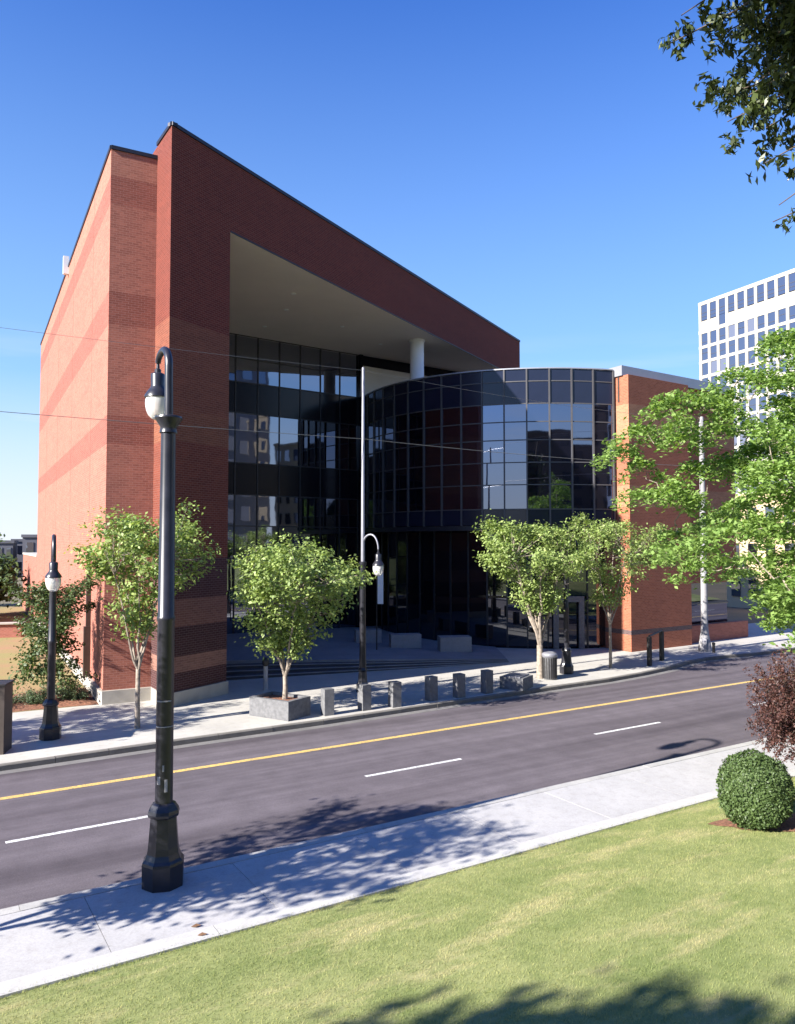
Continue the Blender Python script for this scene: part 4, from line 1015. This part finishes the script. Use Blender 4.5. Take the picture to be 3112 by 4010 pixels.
# right-hand maple with layered pads of foliage
def maple():
    g = np.random.default_rng(55)
    x, y = 13.2, 20.3; z0 = lawn_z(10.3, 20)
    root = empty('maple_tree', (x, y, z0), 'bright green maple with layered leaf pads overhanging the pavement', 'tree')
    tr = MB(); top = np.array([x - .1, y, 4.2])
    tr.tube([(x, y, z0 - .1), (x + .05, y, 2.2), tuple(top), (x + .1, y + .1, 8.0), (x, y, 10.5)], [0.24, 0.2, 0.17, 0.11, 0.04], 10)
    pads = []
    def pad(px, py, pz_, r): pads.append((px, py, pz_, r))
    # pads by height tier: outer reach shrinks with height
    for z, reach, n in ((2.9, 5.0, 16), (3.6, 5.8, 22), (4.4, 6.6, 27), (5.3, 7.1, 29), (6.2, 7.2, 29), (7.1, 6.9, 26), (8.0, 5.4, 20), (8.8, 4.2, 15), (9.6, 3.4, 11), (10.4, 2.6, 8)):
        for k in range(n):
            a = 2 * np.pi * k / n + g.uniform(-.25, .25); rr = reach * g.uniform(0.35, 1.0)
            pad(x + rr * math.cos(a), y + rr * math.sin(a), z + g.uniform(-.4, .4) - 0.05 * rr, g.uniform(0.42, 0.75))
    for (ax, az) in ((6.1, 7.8), (6.3, 8.3), (6.6, 7.6), (6.6, 8.8), (7.1, 9.0), (7.2, 8.2), (7.7, 8.6), (7.8, 9.1), (8.3, 8.5), (8.5, 9.2), (9.0, 8.7), (6.3, 6.6), (7.0, 6.9), (7.8, 7.3), (8.6, 7.6), (9.3, 9.6), (9.8, 10.2), (10.1, 10.8), (9.9, 9.2), (10.6, 9.9), (10.5, 11.1), (9.0, 10.0), (6.9, 4.6), (7.3, 3.9), (7.9, 4.4), (8.4, 3.4), (6.7, 5.5), (7.5, 5.6)):
        pad(ax, y + g.uniform(-1.3, 1.0), az + g.uniform(-.15, .15), g.uniform(0.4, 0.62))
    for k in range(46): pad(g.uniform(8.6, 12.2), y + g.uniform(-1.8, .6), g.uniform(3.0, 8.8), g.uniform(0.4, 0.65))
    zmin = lambda X: float(np.interp(X, [5.5, 6.5, 7.5, 8.5, 9.5, 10.5], [6.7, 5.2, 4.4, 4.0, 3.4, 2.7]))
    pads = [q for q in pads if q[2] - 0.25 > zmin(q[0] * 20 / q[1])]
    P = []; ends = []
    pads.sort(key=lambda q: math.hypot(q[0] - x, q[1] - y))
    for (px, py, pz_, r_) in pads:
        s = np.array([x, y, max(3.0, min(9.5, pz_ - 0.35 * math.hypot(px - x, py - y) * 0.55))])
        e_ = np.array([px, py, pz_ - .08])
        if ends:
            E_ = np.array(ends); dd = np.linalg.norm(E_ - e_, axis=1); nearer = np.hypot(E_[:, 0] - x, E_[:, 1] - y) < math.hypot(px - x, py - y) - 0.3
            dd = np.where(nearer, dd, 99); bi = int(np.argmin(dd))
            if dd[bi] < 2.6: s = E_[bi]
        pts = branch_pts(s, e_, 0, 6, 0.07, 0.06)
        th_ = 1.0 if np.linalg.norm(e_ - s) > 2.6 else 0.5
        tr.tube(pts, [0.05 * th_, 0.042 * th_, 0.034 * th_, 0.027 * th_, 0.02 * th_, 0.014 * th_, 0.008 * th_], 5)
        ends.append(e_)
        n = int(360 * r_ / 0.6)
        a = g.uniform(0, 2 * np.pi, n); rr = r_ * np.sqrt(g.uniform(0, 1, n)) * (1 + 0.3 * np.sin(3 * a + px * 7))
        q = np.c_[px + rr * np.cos(a), py + rr * np.sin(a), pz_ + 0.16 - 0.35 * (rr / r_) ** 2 * r_ + g.normal(0, .085, n)]
        P.append(q)
        # small drooping side sprays
        for s2 in range(3):
            aa = g.uniform(0, 2 * np.pi); m_ = 45
            cc = np.array([px + r_ * 1.15 * math.cos(aa), py + r_ * 1.15 * math.sin(aa), pz_ - 0.12 - g.uniform(0, .2)])
            P.append(cc + g.normal(0, 1, (m_, 3)) * np.array([.16, .16, .09]))
    tr.build('trunk', M['bark'], root, smooth=True)
    P = np.concatenate(P)
    leaf_obj('crown', leaves(P, 0.066, 1.3, None, 0.7, 0.55, g), M['leaf_maple'], root)
maple()

# dark overhanging tree at the upper right, close to the camera
def oak():
    g = np.random.default_rng(77)
    x, y = 7.6, 5.2; z0 = lawn_z(0.4, 9)
    root = empty('oak_tree', (x, y, z0), 'dark leafy tree whose branch tips hang in from above', 'tree')
    tr = MB(); tr.tube([(x, y, z0 - .1), (x - .1, y, 4), (x - .3, y, 8), (x - .3, y + .2, 12), (x, y, 15)], [0.32, 0.27, 0.22, 0.14, 0.05], 12)
    P = []; D = []
    def spray(a, b, n, wid, droop=0.10):
        """a leafy branch: leaves in whorls along a twig, hanging"""
        a, b = np.array(a, float), np.array(b, float); pts = branch_pts(a, b, 0, 6, 0.03, 0.12)
        tr.tube(pts, [0.035, 0.03, 0.025, 0.02, 0.015, 0.01, 0.005], 5)
        pa = np.array(pts); m = max(3, n // 6)
        f = np.sqrt(g.uniform(0.06, 1, m)) * 6; i = np.minimum(5, f.astype(int)); w_ = (f - i)[:, None]
        c = pa[i] * (1 - w_) + pa[i + 1] * w_ + g.normal(0, 1, (m, 3)) * wid * np.array([1, 1, 0.5])
        hang = g.uniform(0.08, 0.26, m)
        for q in range(m):                       # drooping tufts
            t_ = g.uniform(0, 1, 20)[:, None]
            P.append(c[q] + t_ * np.array([g.normal(0, .06) - .04, g.normal(0, .06), -hang[q]]) + g.normal(0, 0.030, (20, 3)))
    # visible tips (metres): left-hand spray, middle spray, lower right sprays
    spray((5.6, 6.0, 11.0), (2.55, 7.2, 10.25), 150, 0.12)
    spray((5.6, 6.0, 11.2), (2.75, 7.3, 10.62), 130, 0.14)
    spray((5.6, 6.0, 10.9), (3.05, 7.1, 10.30), 130, 0.13)
    spray((5.6, 6.0, 10.8), (3.45, 7.2, 10.25), 150, 0.15)
    spray((6.2, 6.0, 10.2), (3.05, 7.0, 9.40), 150, 0.10)
    spray((6.2, 6.0, 10.2), (3.20, 7.0, 9.62), 160, 0.13)
    spray((6.2, 6.0, 10.0), (3.10, 7.1, 9.72), 120, 0.12)
    spray((6.0, 6.0, 10.0), (3.50, 7.2, 9.45), 220, 0.17)
    spray((6.0, 6.0, 9.7), (3.42, 7.1, 9.05), 80, 0.09)
    spray((6.0, 6.0, 9.6), (3.62, 7.1, 8.95), 90, 0.09)
    spray((6.0, 6.2, 9.3), (3.56, 7.1, 8.66), 60, 0.035)
    spray((6.0, 6.2, 9.2), (3.50, 7.1, 8.50), 60, 0.035)
    for k in range(56):
        spray((6.0, 6.0, 11.2), (g.uniform(3.4, 4.6), g.uniform(6.4, 8.2), g.uniform(9.65, 11.6)), 170, 0.19)
    # crown bulk above the frame and behind, which keeps those tips in shade
    for k in range(150):
        a = g.uniform(0, 2 * np.pi); rr = math.sqrt(g.uniform(0.02, 1))
        b = np.array([3.9 + 5.0 * rr * math.cos(a), 3.6 + 3.6 * rr * math.sin(a), 11.6 + g.uniform(-1.2, 2.6)])
        if b[2] < 5.5 + 0.78 * max(0.2, b[1]) + 0.9: b[2] = 5.5 + 0.78 * max(0.2, b[1]) + 0.9
        spray((x - .3, y + .1, min(13.5, b[2] - .5)), b, 95, 0.30)
    for k in range(70):                          # unseen sprays added on the sun side to shade the tips
        q = g.uniform(2.5, 6.5)
        b = np.array([3.7 - .71 * q, 7.0 - .51 * q, 10.3 + .485 * q]) + g.normal(0, .55, 3)
        b[2] = max(b[2], 5.5 + 0.78 * max(0.2, b[1]) + 0.6)
        spray((x - .3, y, min(13.5, b[2] - .3)), b, 110, 0.28)
    P = np.concatenate(P)
    tr.build('trunk', M['bark_dark'], root, smooth=True)
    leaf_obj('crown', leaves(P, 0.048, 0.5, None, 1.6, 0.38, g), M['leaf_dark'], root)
oak()

# clipped box ball
def boxwood(x, y, r, h):
    g = np.random.default_rng(5); z0 = lawn_z(9.0, 13.5)
    root = empty('boxwood_shrub', (x, y, z0), 'clipped round green box shrub at the lawn edge', 'shrub')
    n = 15000
    d = g.normal(0, 1, (n, 3)); d /= np.linalg.norm(d, axis=1)[:, None]
    lump = 1 + 0.045 * np.sin(d[:, 0] * 7 + 1) * np.sin(d[:, 2] * 8) + 0.04 * np.sin(d[:, 1] * 9 + d[:, 2] * 5) + 0.03 * np.sin(d[:, 0] * 17) * np.sin(d[:, 1] * 15 + 2) * np.sin(d[:, 2] * 16 + 1) + g.normal(0, 0.022, n) + (g.uniform(0, 1, n) > 0.985) * g.uniform(0, .09, n)
    c = np.array([x, y, z0 + h / 2 + 0.03])
    sq = np.sign(d[:, 2]) * np.abs(d[:, 2]) ** 0.85
    p = c + np.c_[d[:, 0] * r, d[:, 1] * r, sq * h / 2] * (lump * g.uniform(0.90, 1.0, n) ** 0.5)[:, None]
    leaf_obj('foliage', leaves(p, 0.024, 0.4, d * 1.0, 0, 0.6, g), M['leaf_box'], root)
    k = MB(); k.lathe([(0.02, 0.02)] + [(r * 0.9 * math.sin(t_), h / 2 + .03 - h / 2 * 0.9 * math.cos(t_)) for t_ in np.linspace(0.25, 2.9, 12)], (x, y, z0), 20); k.build('inner_growth', M['leaf_box'], root, smooth=True)
    k = MB()
    for i in range(5):
        a = i * 1.3; k.tube([(x + .1 * math.cos(a), y + .1 * math.sin(a), z0 - .05), (x + .2 * math.cos(a), y + .2 * math.sin(a), z0 + h * .4)], [0.02, 0.015], 5)
    k.build('stem', M['bark_dark'], root)
boxwood(6.70, 14.70, 0.645, 1.36)
# mulch patch under the box and behind it
k = MB(); ctr = (7.35, 14.95)
n = 24
pts = []
for i in range(n):
    a = 2 * math.pi * i / n; rr = 1 + 0.12 * math.sin(3 * a) + 0.07 * math.sin(7 * a)
    X, Y = ctr[0] + 1.25 * rr * math.cos(a), ctr[1] + 0.62 * rr * math.sin(a)
    pts.append((X, Y))
def lz(X, Y): return lawn_z(float(N[0] * X + N[1] * Y), float(U[0] * X + U[1] * Y))
for i in range(n):
    p, q = pts[i], pts[(i + 1) % n]
    k.face([(*p, lz(*p) + 0.015), (*q, lz(*q) + 0.015), (*ctr, lz(*ctr) + 0.06)])
tag(k.build('mulch_bed', M['mulch']), kind='structure')

def barberry(x, y):
    g = np.random.default_rng(9); z0 = lz(x, y)
    root = empty('barberry_shrub', (x, y, z0), 'arching purple-red barberry shrub beyond the round box shrub', 'shrub')
    tr = MB(); P = []
    c0 = np.array([x, y, z0 + 1.85])
    for k in range(430):
        a = g.uniform(0, 2 * np.pi); el = math.asin(g.uniform(-0.75, 1.0)); L_ = 1.45 * g.uniform(0.72, 1.10)
        e = c0 + L_ * np.array([math.cos(a) * math.cos(el), math.sin(a) * math.cos(el), 1.05 * math.sin(el)])
        s0 = np.array([x + g.normal(0, .1), y + g.normal(0, .1), z0 + 0.25]) if el > -.1 else c0 + (e - c0) * 0.2
        pts = branch_pts(s0, e, 0, 6, 0.03, 0.22)
        if k % 2 == 0: tr.tube(pts, [0.012, 0.010, 0.008, 0.007, 0.005, 0.004, 0.003], 4)
        pa = np.array(pts); n = 95; f = g.uniform(0.35, 1, n) ** 0.6 * 6; i = np.minimum(5, f.astype(int)); w_ = (f - i)[:, None]
        P.append(pa[i] * (1 - w_) + pa[i + 1] * w_ + g.normal(0, 0.075, (n, 3)) * (1.25 - f / 6)[:, None] * 1.5)
    for k in range(7): tr.tube([(x + .05 * k - .15, y, z0 - .05), (x + .08 * k - .24, y + .02 * k, z0 + .7)], [0.025, 0.018], 5)
    tr.build('stem', M['bark_dark'], root)
    P = np.concatenate(P); c = np.array([x, y, z0 + 1]); out = P - c; out /= np.linalg.norm(out, axis=1)[:, None]
    leaf_obj('foliage', leaves(P, 0.028, 0.4, out * .4, 0, 0.55, g), M['leaf_red'], root)
barberry(9.15, 17.0)

# low junipers in the mulch bed
for i, (x, y, r_, lb) in enumerate(((-13.3, 26.2, 0.75, 'low spreading juniper at the outer end of the mulch bed'), (-12.3, 26.6, 0.55, 'low spreading juniper under the small pyramidal tree'), (-11.3, 27.3, 0.62, 'low spreading juniper against the flank wall plinth'), (-12.2, 28.3, 0.7, 'low spreading juniper behind the small pyramidal tree'))):
    g = np.random.default_rng(40 + i); root = empty('juniper_shrub', (x, y, 0.03), lb, 'shrub', 'junipers in the mulch bed')
    P = []; tr = MB()
    for k in range(70):
        a = g.uniform(0, 2 * np.pi); L_ = r_ * g.uniform(0.4, 1.1); hh = g.uniform(0.15, 0.62) * (1.2 - L_ / r_ * .5)
        e = np.array([x + L_ * math.cos(a), y + L_ * math.sin(a), 0.05 + hh]); s = np.array([x, y, 0.02])
        f = g.uniform(0.3, 1, 40)[:, None]; P.append(s + (e - s) * f + g.normal(0, .04, (40, 3)))
        if k % 4 == 0: tr.tube([tuple(s), tuple((s + e) / 2), tuple(e)], [.012, .008, .004], 4)
    tr.build('stem', M['bark_dark'], root); leaf_obj('foliage', leaves(np.concatenate(P), 0.035, 0.6, None, 0, 0.35, g), M['leaf_juniper'], root)

# a few dry leaves on the near pavement
for i, ((x, y), lb) in enumerate(zip(((-2.75, 11.1), (-2.9, 11.35)), ('curled dry leaf lying on the near pavement', 'small dry leaf lying near the curled one'))):
    k = MB(); z = 0.006
    k.face([(x - .07, y, z), (x, y - .03, z + .01), (x + .08, y + .01, z + .02), (x, y + .035, z + .03)]); k.face([(x - .05, y + .02, z + .01), (x + .01, y, z + .025), (x + .05, y + .05, z + .008)])
    tag(k.build('dry_leaf', M['dead_leaf'], org=(x, y, 0)), lb, 'leaf')
